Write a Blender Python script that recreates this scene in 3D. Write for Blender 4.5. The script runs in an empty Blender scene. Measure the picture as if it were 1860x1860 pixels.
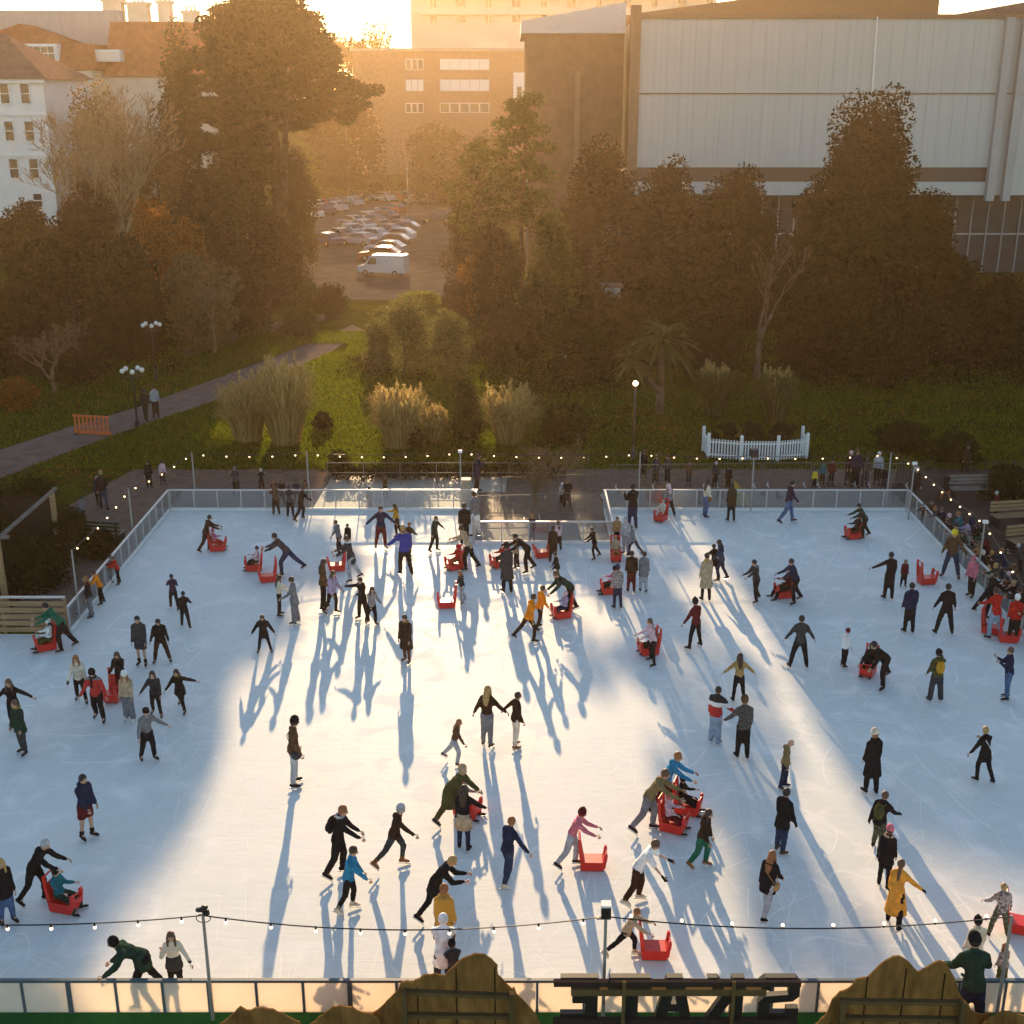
import bpy, bmesh, math, random
import numpy as np
from mathutils import Vector, Matrix
R = math.radians
rnd = random.Random(7)
scene = bpy.context.scene
col = scene.collection

# ------------------------------------------------------------------ camera, sky, sun, exposure
PITCH = R(18.8); FPX = 2250.0; CH = 16.3          # photo is 1860 px wide
SUN_AZ, SUN_EL = R(-4.6), R(12.9)
cam = bpy.data.cameras.new("camera")
cam.sensor_width = 36.0; cam.lens = 36.0 * FPX / 1860.0
cam.clip_start = 0.2; cam.clip_end = 5000
camo = bpy.data.objects.new("camera", cam); col.objects.link(camo)
camo.location = (0, 0, CH); camo.rotation_euler = (math.pi / 2 - PITCH, 0, 0)
scene.camera = camo

world = bpy.data.worlds.new("World"); scene.world = world; world.use_nodes = True
wn = world.node_tree.nodes; wl = world.node_tree.links
sky = wn.new("ShaderNodeTexSky"); sky.sky_type = 'NISHITA'; sky.sun_disc = False
sky.sun_elevation = SUN_EL; sky.sun_rotation = SUN_AZ
sky.air_density = 1.0; sky.dust_density = 0.5; sky.ozone_density = 1.0
wl.new(sky.outputs[0], wn["Background"].inputs[0])
wn["Background"].inputs[1].default_value = 0.113

sd = bpy.data.lights.new("sun", 'SUN'); sd.energy = 5.0; sd.angle = R(0.55); sd.color = (1.0, 0.70, 0.40)
so = bpy.data.objects.new("sun", sd); col.objects.link(so)
sdir = Vector((math.sin(SUN_AZ) * math.cos(SUN_EL), math.cos(SUN_AZ) * math.cos(SUN_EL), math.sin(SUN_EL)))
so.rotation_euler = sdir.to_track_quat('Z', 'Y').to_euler(); so.location = (0, 60, 120)

scene.view_settings.view_transform = 'Standard'
scene.view_settings.look = 'None'
scene.view_settings.exposure = 1.2
scene.view_settings.gamma = 1.0
scene.view_settings.use_curve_mapping = False
cy = scene.cycles
cy.use_denoising = True
cy.max_bounces = 6; cy.diffuse_bounces = 3; cy.glossy_bounces = 3; cy.transmission_bounces = 4
cy.transparent_max_bounces = 12; cy.volume_bounces = 0

# ------------------------------------------------------------------ projection helpers
def ray(x, y):
    u = (x - 930.0) / FPX; v = (930.0 - y) / FPX
    return (u, math.cos(PITCH) + v * math.sin(PITCH), -math.sin(PITCH) + v * math.cos(PITCH))
def gp(x, y, z=0.0):
    d = ray(x, y); t = (z - CH) / d[2]
    return Vector((d[0] * t, d[1] * t, z))
def at(x, y, D):
    d = ray(x, y); t = D / d[1]
    return Vector((d[0] * t, D, CH + d[2] * t))
def smooth(t):
    t = max(0.0, min(1.0, t)); return t * t * (3 - 2 * t)
def terr(X, Y):
    z = 6.0 * smooth((-X - 26) / 22.0) * smooth((Y - 74) / 34.0)
    z += 8.5 * smooth((Y - 212) / 34.0)
    return z
def gt(x, y):
    z = 0.0
    for _ in range(12):
        p = gp(x, y, z); z = 0.5 * z + 0.5 * terr(p.x, p.y)
    return Vector((p.x, p.y, terr(p.x, p.y)))

# ------------------------------------------------------------------ tagging helpers
def tag(o, label=None, cat=None, group=None, kind=None):
    if label: o['label'] = label
    if cat: o['category'] = cat
    if group: o['group'] = group
    if kind: o['kind'] = kind
    return o
def empty(name, loc, label, cat, rz=0.0, group=None):
    o = bpy.data.objects.new(name, None); col.objects.link(o)
    o.location = loc; o.rotation_euler = (0, 0, rz); o.empty_display_size = 0.3
    return tag(o, label, cat, group)
def copy_tree(o, parent=None):
    c = o.copy(); col.objects.link(c)
    if parent is not None: c.parent = parent
    for ch in list(o.children): copy_tree(ch, c)
    return c

# ------------------------------------------------------------------ mesh builder
class MB:
    def __init__(s): s.v = []; s.f = []; s.m = []
    def add(s, vs, fs, m=0):
        b = len(s.v); s.v.extend(vs)
        for q in fs: s.f.append(tuple(b + i for i in q)); s.m.append(m)
    def box(s, c, d, rz=0.0, m=0):
        x, y, z = d[0] / 2, d[1] / 2, d[2] / 2; cs, sn = math.cos(rz), math.sin(rz)
        vs = []
        for k in (-z, z):
            for (i, j) in ((-x, -y), (x, -y), (x, y), (-x, y)):
                vs.append((c[0] + i * cs - j * sn, c[1] + i * sn + j * cs, c[2] + k))
        s.add(vs, [(3, 2, 1, 0), (4, 5, 6, 7), (0, 1, 5, 4), (1, 2, 6, 5), (2, 3, 7, 6), (3, 0, 4, 7)], m)
    def bar(s, p0, p1, w, h, m=0):                       # square section bar
        s.tube(p0, w / 2 * 1.414, p1, w / 2 * 1.414, 4, h / w, m=m, cap=False)
    def tube(s, p0, r0, p1, r1, n=8, flat=1.0, lat=(1, 0, 0), m=0, cap=True):
        p0 = Vector(p0); p1 = Vector(p1); d = p1 - p0; L = d.length
        if L < 1e-6: d = Vector((0, 0, 1)); L = 1e-6
        d = d / L; u = Vector(lat); u = u - d * u.dot(d)
        if u.length < 0.05:
            u = Vector((0, 1, 0)); u = u - d * u.dot(d)
        u.normalize(); w = d.cross(u)
        rings = []
        if cap:
            for a in (-75, -40): rings.append((p0 + d * r0 * flat * math.sin(R(a)), r0 * math.cos(R(a))))
        rings.append((p0, r0)); rings.append((p1, r1))
        if cap:
            for a in (40, 75): rings.append((p1 + d * r1 * flat * math.sin(R(a)), r1 * math.cos(R(a))))
        off = math.pi / n if n == 4 else 0.0
        vs = []; fs = []
        for c, r in rings:
            for k in range(n):
                a = 2 * math.pi * k / n + off
                vs.append(tuple(c + u * (r * math.cos(a)) + w * (r * flat * math.sin(a))))
        for i in range(len(rings) - 1):
            for k in range(n):
                k2 = (k + 1) % n
                fs.append((i * n + k, i * n + k2, (i + 1) * n + k2, (i + 1) * n + k))
        fs.append(tuple(reversed(range(n)))); t = (len(rings) - 1) * n
        fs.append(tuple(range(t, t + n)))
        s.add(vs, fs, m)
    def chain(s, pts, rs, n=6, m=0, cap=False):
        for i in range(len(pts) - 1): s.tube(pts[i], rs[i], pts[i + 1], rs[i + 1], n, m=m, cap=cap)
    def ell(s, c, ax, ay, az, n=10, k=6, m=0):
        c = Vector(c); ax = Vector(ax); ay = Vector(ay); az = Vector(az); vs = []; fs = []
        for i in range(1, k):
            t = math.pi * i / k - math.pi / 2
            for j in range(n):
                a = 2 * math.pi * j / n
                vs.append(tuple(c + ax * (math.cos(t) * math.cos(a)) + ay * (math.cos(t) * math.sin(a)) + az * math.sin(t)))
        for i in range(k - 2):
            for j in range(n):
                j2 = (j + 1) % n
                fs.append((i * n + j, i * n + j2, (i + 1) * n + j2, (i + 1) * n + j))
        b = len(vs); vs.append(tuple(c - az)); vs.append(tuple(c + az))
        for j in range(n):
            j2 = (j + 1) % n
            fs.append((b, j2, j)); fs.append((b + 1, (k - 2) * n + j, (k - 2) * n + j2))
        s.add(vs, fs, m)
    def ball(s, c, r, n=10, k=6, m=0): s.ell(c, (r, 0, 0), (0, r, 0), (0, 0, r), n, k, m)
    def prism(s, poly, ext, m=0):                        # poly: 3D points, extruded by vector ext
        n = len(poly); e = Vector(ext); vs = [tuple(p) for p in poly] + [tuple(Vector(p) + e) for p in poly]
        fs = [tuple(range(n)), tuple(range(2 * n - 1, n - 1, -1))]
        for i in range(n):
            j = (i + 1) % n; fs.append((i, i + n, j + n, j))
        s.add(vs, fs, m)
    def quad(s, a, b, c, d, m=0): s.add([tuple(a), tuple(b), tuple(c), tuple(d)], [(0, 1, 2, 3)], m)
    def build(s, name, mats, parent=None, smooth=False, fix=False):
        me = bpy.data.meshes.new(name); me.from_pydata(s.v, [], s.f)
        mats = mats if isinstance(mats, (list, tuple)) else [mats]
        for q in mats: me.materials.append(q)
        if len(mats) > 1: me.polygons.foreach_set('material_index', s.m)
        if fix:
            bm = bmesh.new(); bm.from_mesh(me); bmesh.ops.recalc_face_normals(bm, faces=bm.faces); bm.to_mesh(me); bm.free()
        if smooth: me.polygons.foreach_set('use_smooth', [True] * len(me.polygons))
        o = bpy.data.objects.new(name, me); col.objects.link(o)
        if parent is not None: o.parent = parent
        return o

# ------------------------------------------------------------------ materials
MC = {}
def lin(c): return tuple(((x / 12.92) if x <= 0.04045 else ((x + 0.055) / 1.055) ** 2.4) for x in c)
def nodes(name):
    m = bpy.data.materials.new(name); m.use_nodes = True
    nt = m.node_tree; return m, nt, nt.nodes["Principled BSDF"]
def M(name, c, rough=0.8, var=0.15, scale=6.0, metal=0.0, spec=0.35, bump=0.0, stretch=None, c2=None):
    """plain procedural surface: base colour broken up by noise"""
    if name in MC: return MC[name]
    m, nt, b = nodes(name)
    tc = nt.nodes.new("ShaderNodeTexCoord"); nz = nt.nodes.new("ShaderNodeTexNoise")
    nz.inputs["Scale"].default_value = scale; nz.inputs["Detail"].default_value = 5.0
    if stretch:
        mp = nt.nodes.new("ShaderNodeMapping"); mp.inputs["Scale"].default_value = stretch
        nt.links.new(tc.outputs["Object"], mp.inputs[0]); nt.links.new(mp.outputs[0], nz.inputs["Vector"])
    else: nt.links.new(tc.outputs["Object"], nz.inputs["Vector"])
    cr = nt.nodes.new("ShaderNodeValToRGB")
    cr.color_ramp.elements[0].position = 0.3; cr.color_ramp.elements[1].position = 0.7
    lo = c2 if c2 else tuple(x * (1 - var) for x in c)
    cr.color_ramp.elements[0].color = (*lo, 1)
    cr.color_ramp.elements[1].color = (*[min(1, x * (1 + (0 if c2 else var))) for x in c], 1)
    nt.links.new(nz.outputs[0], cr.inputs[0]); nt.links.new(cr.outputs[0], b.inputs["Base Color"])
    b.inputs["Roughness"].default_value = rough; b.inputs["Metallic"].default_value = metal
    b.inputs["Specular IOR Level"].default_value = spec if rough < .78 else 0.0
    if bump:
        bp = nt.nodes.new("ShaderNodeBump"); bp.inputs["Strength"].default_value = bump; bp.inputs["Distance"].default_value = 0.02
        nt.links.new(nz.outputs[0], bp.inputs["Height"]); nt.links.new(bp.outputs[0], b.inputs["Normal"])
    MC[name] = m; return m
def leafmat(name, ca, cb, trans=0.4):
    if name in MC: return MC[name]
    m, nt, b = nodes(name); nt.nodes.remove(b)
    g = nt.nodes.new("ShaderNodeNewGeometry"); cr = nt.nodes.new("ShaderNodeValToRGB")
    cr.color_ramp.elements[0].color = (*ca, 1); cr.color_ramp.elements[1].color = (*cb, 1)
    nt.links.new(g.outputs["Random Per Island"], cr.inputs[0])
    d = nt.nodes.new("ShaderNodeBsdfDiffuse"); t = nt.nodes.new("ShaderNodeBsdfTranslucent"); mx = nt.nodes.new("ShaderNodeMixShader")
    nt.links.new(cr.outputs[0], d.inputs[0]); nt.links.new(cr.outputs[0], t.inputs[0])
    mx.inputs[0].default_value = trans
    nt.links.new(d.outputs[0], mx.inputs[1]); nt.links.new(t.outputs[0], mx.inputs[2])
    nt.links.new(mx.outputs[0], nt.nodes["Material Output"].inputs[0])
    MC[name] = m; return m
def emit(name, c, k):
    if name in MC: return MC[name]
    m, nt, b = nodes(name)
    b.inputs["Emission Color"].default_value = (*c, 1); b.inputs["Emission Strength"].default_value = k
    b.inputs["Base Color"].default_value = (*c, 1); MC[name] = m; return m
def clearmat(name, fac=0.1, tint=(0.9, 0.93, 0.93)):
    m, nt, b = nodes(name); nt.nodes.remove(b)
    t = nt.nodes.new("ShaderNodeBsdfTransparent"); t.inputs[0].default_value = (*tint, 1)
    g = nt.nodes.new("ShaderNodeBsdfDiffuse"); g.inputs[0].default_value = (0.5, 0.5, 0.48, 1)
    gl = nt.nodes.new("ShaderNodeBsdfGlossy"); gl.inputs["Roughness"].default_value = 0.08
    nz = nt.nodes.new("ShaderNodeTexNoise"); nz.inputs["Scale"].default_value = 1.3; nz.inputs["Detail"].default_value = 6
    mr = nt.nodes.new("ShaderNodeMapRange"); mr.inputs[3].default_value = fac * 0.5; mr.inputs[4].default_value = fac * 1.6
    nt.links.new(nz.outputs[0], mr.inputs[0])
    mx = nt.nodes.new("ShaderNodeMixShader"); nt.links.new(mr.outputs[0], mx.inputs[0])
    nt.links.new(t.outputs[0], mx.inputs[1]); nt.links.new(g.outputs[0], mx.inputs[2])
    m2 = nt.nodes.new("ShaderNodeMixShader"); m2.inputs[0].default_value = 0.113
    nt.links.new(mx.outputs[0], m2.inputs[1]); nt.links.new(gl.outputs[0], m2.inputs[2])
    nt.links.new(m2.outputs[0], nt.nodes["Material Output"].inputs[0]); return m
def frosted(name, c):
    m, nt, b = nodes(name); nt.nodes.remove(b)
    d = nt.nodes.new("ShaderNodeBsdfDiffuse"); t = nt.nodes.new("ShaderNodeBsdfTranslucent"); mx = nt.nodes.new("ShaderNodeMixShader")
    nz = nt.nodes.new("ShaderNodeTexNoise"); nz.inputs["Scale"].default_value = 0.9; nz.inputs["Detail"].default_value = 6
    cr = nt.nodes.new("ShaderNodeValToRGB"); cr.color_ramp.elements[0].position = 0.3; cr.color_ramp.elements[1].position = 0.75
    cr.color_ramp.elements[0].color = (*[x * 0.86 for x in c], 1); cr.color_ramp.elements[1].color = (*c, 1)
    nt.links.new(nz.outputs[0], cr.inputs[0])
    for q in (d, t): nt.links.new(cr.outputs[0], q.inputs[0])
    mx.inputs[0].default_value = 0.55
    nt.links.new(d.outputs[0], mx.inputs[1]); nt.links.new(t.outputs[0], mx.inputs[2])
    nt.links.new(mx.outputs[0], nt.nodes["Material Output"].inputs[0]); return m

def icemat():
    m, nt, b = nodes("ice")
    tc = nt.nodes.new("ShaderNodeTexCoord"); N = nt.nodes.new; Lk = nt.links.new
    def noise(scale, detail=4, dist=0.0, loc=(0, 0, 0), stretch=(1, 1, 1), rot=0.0):
        mp = N("ShaderNodeMapping"); mp.inputs["Location"].default_value = loc; mp.inputs["Scale"].default_value = stretch; mp.inputs["Rotation"].default_value = (0, 0, rot)
        nz = N("ShaderNodeTexNoise"); nz.inputs["Scale"].default_value = scale; nz.inputs["Detail"].default_value = detail; nz.inputs["Distortion"].default_value = dist
        Lk(tc.outputs["Object"], mp.inputs[0]); Lk(mp.outputs[0], nz.inputs["Vector"]); return nz.outputs[0]
    def math2(op, a, c):
        q = N("ShaderNodeMath"); q.operation = op
        for i_, v in enumerate((a, c)):
            if isinstance(v, (int, float)): q.inputs[i_].default_value = v
            else: Lk(v, q.inputs[i_])
        return q.outputs[0]
    # blade scratches: thin level lines of smooth noise fields make long curved cuts
    cut = None
    for k, (sc, wd, st, ro) in enumerate(((.11, .0011, (1, .5, 1), 0), (.13, .0012, (1, .6, 1), .5), (.15, .0013, (.55, 1, 1), 1.0), (.17, .0015, (1, .45, 1), 2.0), (.2, .0016, (.5, 1, 1), .3), (.22, .0018, (1, .35, 1), 1.3), (.25, .002, (1, .3, 1), 2.6), (.3, .0024, (1, .25, 1), 1.7))):
        n_ = noise(sc, 0.0, .25, (7.3 * k, 3.1 * k, 0), st, ro); ln = None
        for lv in (.44, .5, .56):
            d = math2('ABSOLUTE', math2('SUBTRACT', n_, lv), 0); d = math2('LESS_THAN', d, wd * .6)
            ln = d if ln is None else math2('MAXIMUM', ln, d)
        fade = math2('GREATER_THAN', noise(.7, 3, 0, (k * 5.0, 9, 0)), .5)
        ln = math2('MULTIPLY', ln, fade); cut = ln if cut is None else math2('MAXIMUM', cut, ln)
    big = noise(.16, 7); fine = noise(5.0, 6, .3, stretch=(.35, 2.2, 1)); snow = noise(1.1, 8, .5)
    cr = N("ShaderNodeValToRGB"); e = cr.color_ramp.elements
    e[0].position = .32; e[0].color = (.62, .655, .63, 1); e[1].position = .7; e[1].color = (.76, .765, .72, 1)
    Lk(math2('ADD', math2('MULTIPLY', big, .6), math2('MULTIPLY', fine, .4)), cr.inputs[0])
    sn = N("ShaderNodeMapRange"); sn.inputs[1].default_value = .52; sn.inputs[2].default_value = .72; Lk(snow, sn.inputs[0])
    amt = math2('MULTIPLY', math2('MAXIMUM', math2('MULTIPLY', cut, .7), math2('MULTIPLY', sn.outputs[0], .8)), 1.0)
    mx = N("ShaderNodeMix"); mx.data_type = 'RGBA'; Lk(amt, mx.inputs[0]); Lk(cr.outputs[0], mx.inputs[6]); mx.inputs[7].default_value = (.88, .87, .825, 1)
    Lk(mx.outputs[2], b.inputs["Base Color"])
    rr = N("ShaderNodeMapRange"); rr.inputs[3].default_value = .55; rr.inputs[4].default_value = .9; Lk(amt, rr.inputs[0]); Lk(rr.outputs[0], b.inputs["Roughness"])
    b.inputs["Specular IOR Level"].default_value = .04
    bp = N("ShaderNodeBump"); bp.inputs["Strength"].default_value = .3; bp.inputs["Distance"].default_value = .01
    Lk(math2('ADD', fine, math2('MULTIPLY', amt, .4)), bp.inputs["Height"]); Lk(bp.outputs[0], b.inputs["Normal"])
    return m

# ================================================================== ground, paving, ice
def sheet(name, pts, mat, z, kind='structure'):
    mb = MB(); mb.add([(p[0], p[1], z) for p in pts], [tuple(range(len(pts)))])
    o = mb.build(name, mat); bm = bmesh.new(); bm.from_mesh(o.data); bmesh.ops.recalc_face_normals(bm, faces=bm.faces)
    for f in bm.faces:
        if f.normal.z < 0: f.normal_flip()
    bmesh.ops.triangulate(bm, faces=bm.faces); bm.to_mesh(o.data); bm.free()
    return tag(o, kind=kind)
def axis(lo, hi, a, b, fine, n):
    return np.concatenate([np.linspace(lo, a, n, endpoint=False), np.arange(a, b, fine), np.linspace(b, hi, n)])
gx = axis(-430, 430, -80, 70, 3.0, 12); gy = axis(-24, 432, 0, 260, 3.0, 10)
gv = [(float(x), float(y), terr(x, y)) for y in gy for x in gx]; nx = len(gx)
gf = [(j * nx + i, j * nx + i + 1, (j + 1) * nx + i + 1, (j + 1) * nx + i) for j in range(len(gy) - 1) for i in range(nx - 1)]
g = MB(); g.add(gv, gf)
grass = M("grass", (0.055, 0.07, 0.006), 0.95, 0.0, 0.4, spec=0.0, bump=0.6, c2=(0.024, 0.022, 0.008))
tag(g.build("lawn", grass, smooth=True), kind='structure')

tar = M("tarmac", (0.06, 0.047, 0.04), 0.85, 0.25, 1.2, bump=0.2)
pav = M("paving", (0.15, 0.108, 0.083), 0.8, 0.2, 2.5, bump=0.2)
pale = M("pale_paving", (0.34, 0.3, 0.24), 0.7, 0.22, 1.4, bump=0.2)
ZS = [0.0]
def zstep(): ZS[0] += 0.004; return ZS[0]
YF = 47.8; XL, XR = -13.9, 16.05; YN = 18.9
sheet("pavement", [(-16, 47), (60, 47), (60, 53.6), (-9.5, 54.2), (-16, 51)], pav, zstep())
sheet("plaza", [(16, 10), (60, 10), (60, 56.5), (18, 55.2), (16, 50)], tar, zstep())
sheet("side_path", [(-22, 40), (-13, 35), (-13, 50), (-10, 54), (-17, 54.5), (-19, 46)], pav, zstep())
PX = [(-60, 838), (120, 778), (250, 740), (420, 678), (560, 625), (640, 590), (662, 600), (600, 640), (500, 686), (400, 726), (200, 793), (-60, 892)]
sheet("path", [gp(*p) for p in PX], M("path_tarmac", (0.15, 0.115, 0.098), 0.85, 0.2, 1.5), zstep())
sheet("upper_path", [gp(*p) for p in [(330, 632), (480, 590), (590, 570), (590, 582), (480, 606), (335, 650)]], pav, zstep())
sheet("car_park", [gp(*p) for p in [(400, 545), (850, 545), (860, 470), (905, 335), (470, 335), (420, 430)]], M("car_park_tarmac", (0.1, 0.09, 0.08), 0.95, 0.25, 0.6, spec=.1), zstep())
sheet("sunny_paving", [(-8.2, 47.9), (-0.4, 47.9), (-0.2, 52.6), (-8.0, 52.9)], pale, zstep())  # paler sheet over the pavement; the sunlight is put into its colour
sheet("turf", [(-40, 5), (40, 5), (40, 19.2), (-40, 19.2)], M("artificial_turf", (0.022, 0.115, 0.03), 0.9, 0.3, 30, bump=0.4), zstep())
# the ice: one slab, notch where the entrance platform comes in
NX0, NX1, NY = -1.42, 3.72, 44.0
ip = [(-34, YN), (XR, YN), (XR, YF), (NX1, YF), (NX1, NY), (NX0, NY), (NX0, YF), (XL, YF), (XL, 35.75), (-34, 35.75)]
mb = MB(); mb.prism([(x, y, 0.02) for x, y in ip], (0, 0, 0.04)); ice = mb.build("ice", icemat(), fix=True); tag(ice, kind='structure')
ICE = 0.06
sheet("entrance_platform", [(NX0, NY), (NX1, NY), (NX1, YF + 2.5), (NX0, YF + 2.5)], M("platform_boards", (0.11, 0.082, 0.058), 0.75, 0.25, 2.0), 0.075)

# ================================================================== foliage
def leaves(name, clumps, n, size, mat, parent=None, seed=1, up=0.0, aspect=0.55, pw=2.4, droop=0.0):
    g = np.random.default_rng(seed)
    c = np.array([k[0] for k in clumps], float); r = np.array([k[1] if hasattr(k[1], '__len__') else (k[1],) * 3 for k in clumps], float)
    w = np.prod(r, axis=1) ** 0.62; w /= w.sum()
    idx = g.choice(len(clumps), n, p=w)
    d = g.normal(size=(n, 3)); d /= np.linalg.norm(d, axis=1, keepdims=True)
    rad = g.random(n) ** (1 / pw)
    P = c[idx] + d * r[idx] * rad[:, None]
    nrm = g.normal(size=(n, 3)); nrm[:, 2] += up * 2.0 * np.where(g.random(n) < .9, 1, -1)
    nrm /= np.linalg.norm(nrm, axis=1, keepdims=True)
    t = d * np.array([1, 1, 0.4]) + g.normal(size=(n, 3)) * 0.5; t[:, 2] -= droop
    t -= nrm * (t * nrm).sum(1, keepdims=True); t /= np.linalg.norm(t, axis=1, keepdims=True) + 1e-9
    b = np.cross(nrm, t)
    L = size * (0.55 + 0.9 * g.random(n))[:, None] * 0.5; W = L * aspect
    V = np.stack([P - t * L, P + b * W - t * L * .1, P + t * L, P - b * W - t * L * .1], 1).reshape(-1, 3)
    me = bpy.data.meshes.new(name); me.vertices.add(4 * n); me.vertices.foreach_set('co', V.ravel())
    me.loops.add(4 * n); me.loops.foreach_set('vertex_index', np.arange(4 * n, dtype=np.int32))
    me.polygons.add(n); me.polygons.foreach_set('loop_start', np.arange(0, 4 * n, 4, dtype=np.int32))
    me.update(calc_edges=True); me.materials.append(mat)
    o = bpy.data.objects.new(name, me); col.objects.link(o)
    if parent is not None: o.parent = parent
    return o
bark = M("bark", (0.075, 0.055, 0.04), 0.95, 0.3, 3.0, bump=0.4)
palebark = M("pale_bark", (0.13, 0.09, 0.06), 0.95, 0.25, 3.0, bump=0.4)
twigm = M("twigs", (0.17, 0.115, 0.065), 0.95, 0.3, 2.0)
LV = {
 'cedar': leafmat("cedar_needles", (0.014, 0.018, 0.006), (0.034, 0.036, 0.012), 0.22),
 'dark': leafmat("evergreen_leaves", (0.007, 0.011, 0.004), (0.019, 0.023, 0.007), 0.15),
 'pine': leafmat("pine_needles", (0.04, 0.045, 0.012), (0.1, 0.095, 0.025), 0.45),
 'olive': leafmat("olive_leaves", (0.075, 0.075, 0.025), (0.21, 0.19, 0.07), 0.55),
 'brown': leafmat("brown_leaves", (0.017, 0.013, 0.006), (0.04, 0.026, 0.01), 0.22),
 'rust': leafmat("rust_leaves", (0.16, 0.055, 0.012), (0.42, 0.16, 0.025), 0.55),
 'green': leafmat("shrub_leaves", (0.012, 0.018, 0.005), (0.035, 0.045, 0.01), 0.3),
 'lime': leafmat("lime_leaves", (0.1, 0.11, 0.015), (0.24, 0.24, 0.03), 0.5),
 'straw': leafmat("dry_grass", (0.3, 0.21, 0.075), (0.66, 0.5, 0.2), 0.55),
 'twig': leafmat("twig_tips", (0.11, 0.068, 0.03), (0.24, 0.155, 0.07), 0.35),
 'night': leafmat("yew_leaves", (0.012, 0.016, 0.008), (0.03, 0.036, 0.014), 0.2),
}
def limbs(mb, base, top, r0, n, spread, rg, zr=(0.35, 0.9), rise=0.3):
    base = Vector(base); top = Vector(top); d = top - base
    pts = [base + d * t + Vector((rg.uniform(-1, 1), rg.uniform(-1, 1), 0)) * (0.012 * d.length * (t > 0)) for t in (0, .25, .5, .75, 1)]
    mb.chain(pts, [r0, r0 * .8, r0 * .6, r0 * .4, r0 * .12], 8)
    mb.tube(base - Vector((0, 0, .3)), r0 * 1.5, base + d * .05, r0 * .95, 8, cap=False)
    ends = []
    for i in range(n):
        t = rg.uniform(*zr); p = base + d * t; a = i * 2.4 + rg.uniform(-.4, .4); L = spread * rg.uniform(.6, 1.0) * (1.15 - t * .6)
        q = p + Vector((math.cos(a) * L * .55, math.sin(a) * L * .55, L * rise * .5)); e = p + Vector((math.cos(a) * L, math.sin(a) * L, L * rise))
        rr = r0 * (.55 - .35 * t); mb.chain([p, q, e], [rr, rr * .6, rr * .15], 5); ends.append(e)
    return ends
def broad(name, base, h, w, kind, label, n=9000, size=.3, seed=1, trunk=None, fill=14, cat="tree", group=None, low=.12, depth=None, wood=None, pw=2.4, cl=.30, cone=False):
    """rounded tree or shrub with an uneven crown of leaf clumps"""
    rg = random.Random(seed); root = empty(name, base, label, cat, group=group)
    mb = MB(); r = w / 2; ends = limbs(mb, (0, 0, 0), (0, 0, h * .9), trunk or max(.05, h * .022), fill // 2 + 2, r * .8, rg)
    mb.build("trunk", wood or bark, root, smooth=True)
    cl_ = []
    for i in range(fill):
        zt = low + (1 - low) * (i + .5) / fill; rr = r * (math.sin(math.pi * min(.97, .2 + .74 * zt)) ** .8 if not cone else 1.1 - .68 * zt)
        a = i * 2.4 + rg.uniform(-.5, .5); k = rg.uniform(.35, .78); s = rg.uniform(.75, 1.2) * cl
        cl_.append(((math.cos(a) * rr * k, math.sin(a) * rr * k * ((depth or w) / w), h * zt * .93 + rg.uniform(-.03, .03) * h), (r * s * 1.1, r * s, h * s * .52)))
    for e in ends: cl_.append((tuple(e), (r * .22, r * .22, h * .08)))
    leaves("crown", cl_, n, size, LV[kind], root, seed, pw=pw)
    return root
def bare(name, base, h, label, seed=1, mat=None, spread=.5, depth=6, r0=None, cat="tree", group=None, fork=3, first=.22, minr=.012):
    rg = random.Random(seed); root = empty(name, base, label, cat, group=group)
    tr = MB(); cr = MB(); r0 = r0 or h * .02
    def grow(p, d, L, r, k):
        q = p + d * L * .5 + Vector((rg.uniform(-1, 1), rg.uniform(-1, 1), rg.uniform(-.5, .5))) * L * .07; e = p + d * L
        (tr if k >= depth - 1 else cr).chain([p, q, e], [r, r * .85, r * .7], 6 if k > depth - 2 else 3)
        if k == 0: return
        for i in range(fork if k > 1 else fork + 1):
            v = Vector((rg.gauss(0, 1), rg.gauss(0, 1), rg.gauss(.25, .6))).normalized()
            nd = (d * (1 - spread) + v * spread + Vector((0, 0, .12))).normalized()
            grow(e if rg.random() < .75 else q, nd, L * rg.uniform(.6, .86), max(minr, r * rg.uniform(.48, .66)), k - 1)
    grow(Vector((0, 0, -.2)), Vector((0, 0, 1)), h * first, r0, depth)
    m = mat or twigm
    tr.build("trunk", m, root, smooth=True); cr.build("crown", m, root)
    return root
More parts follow.
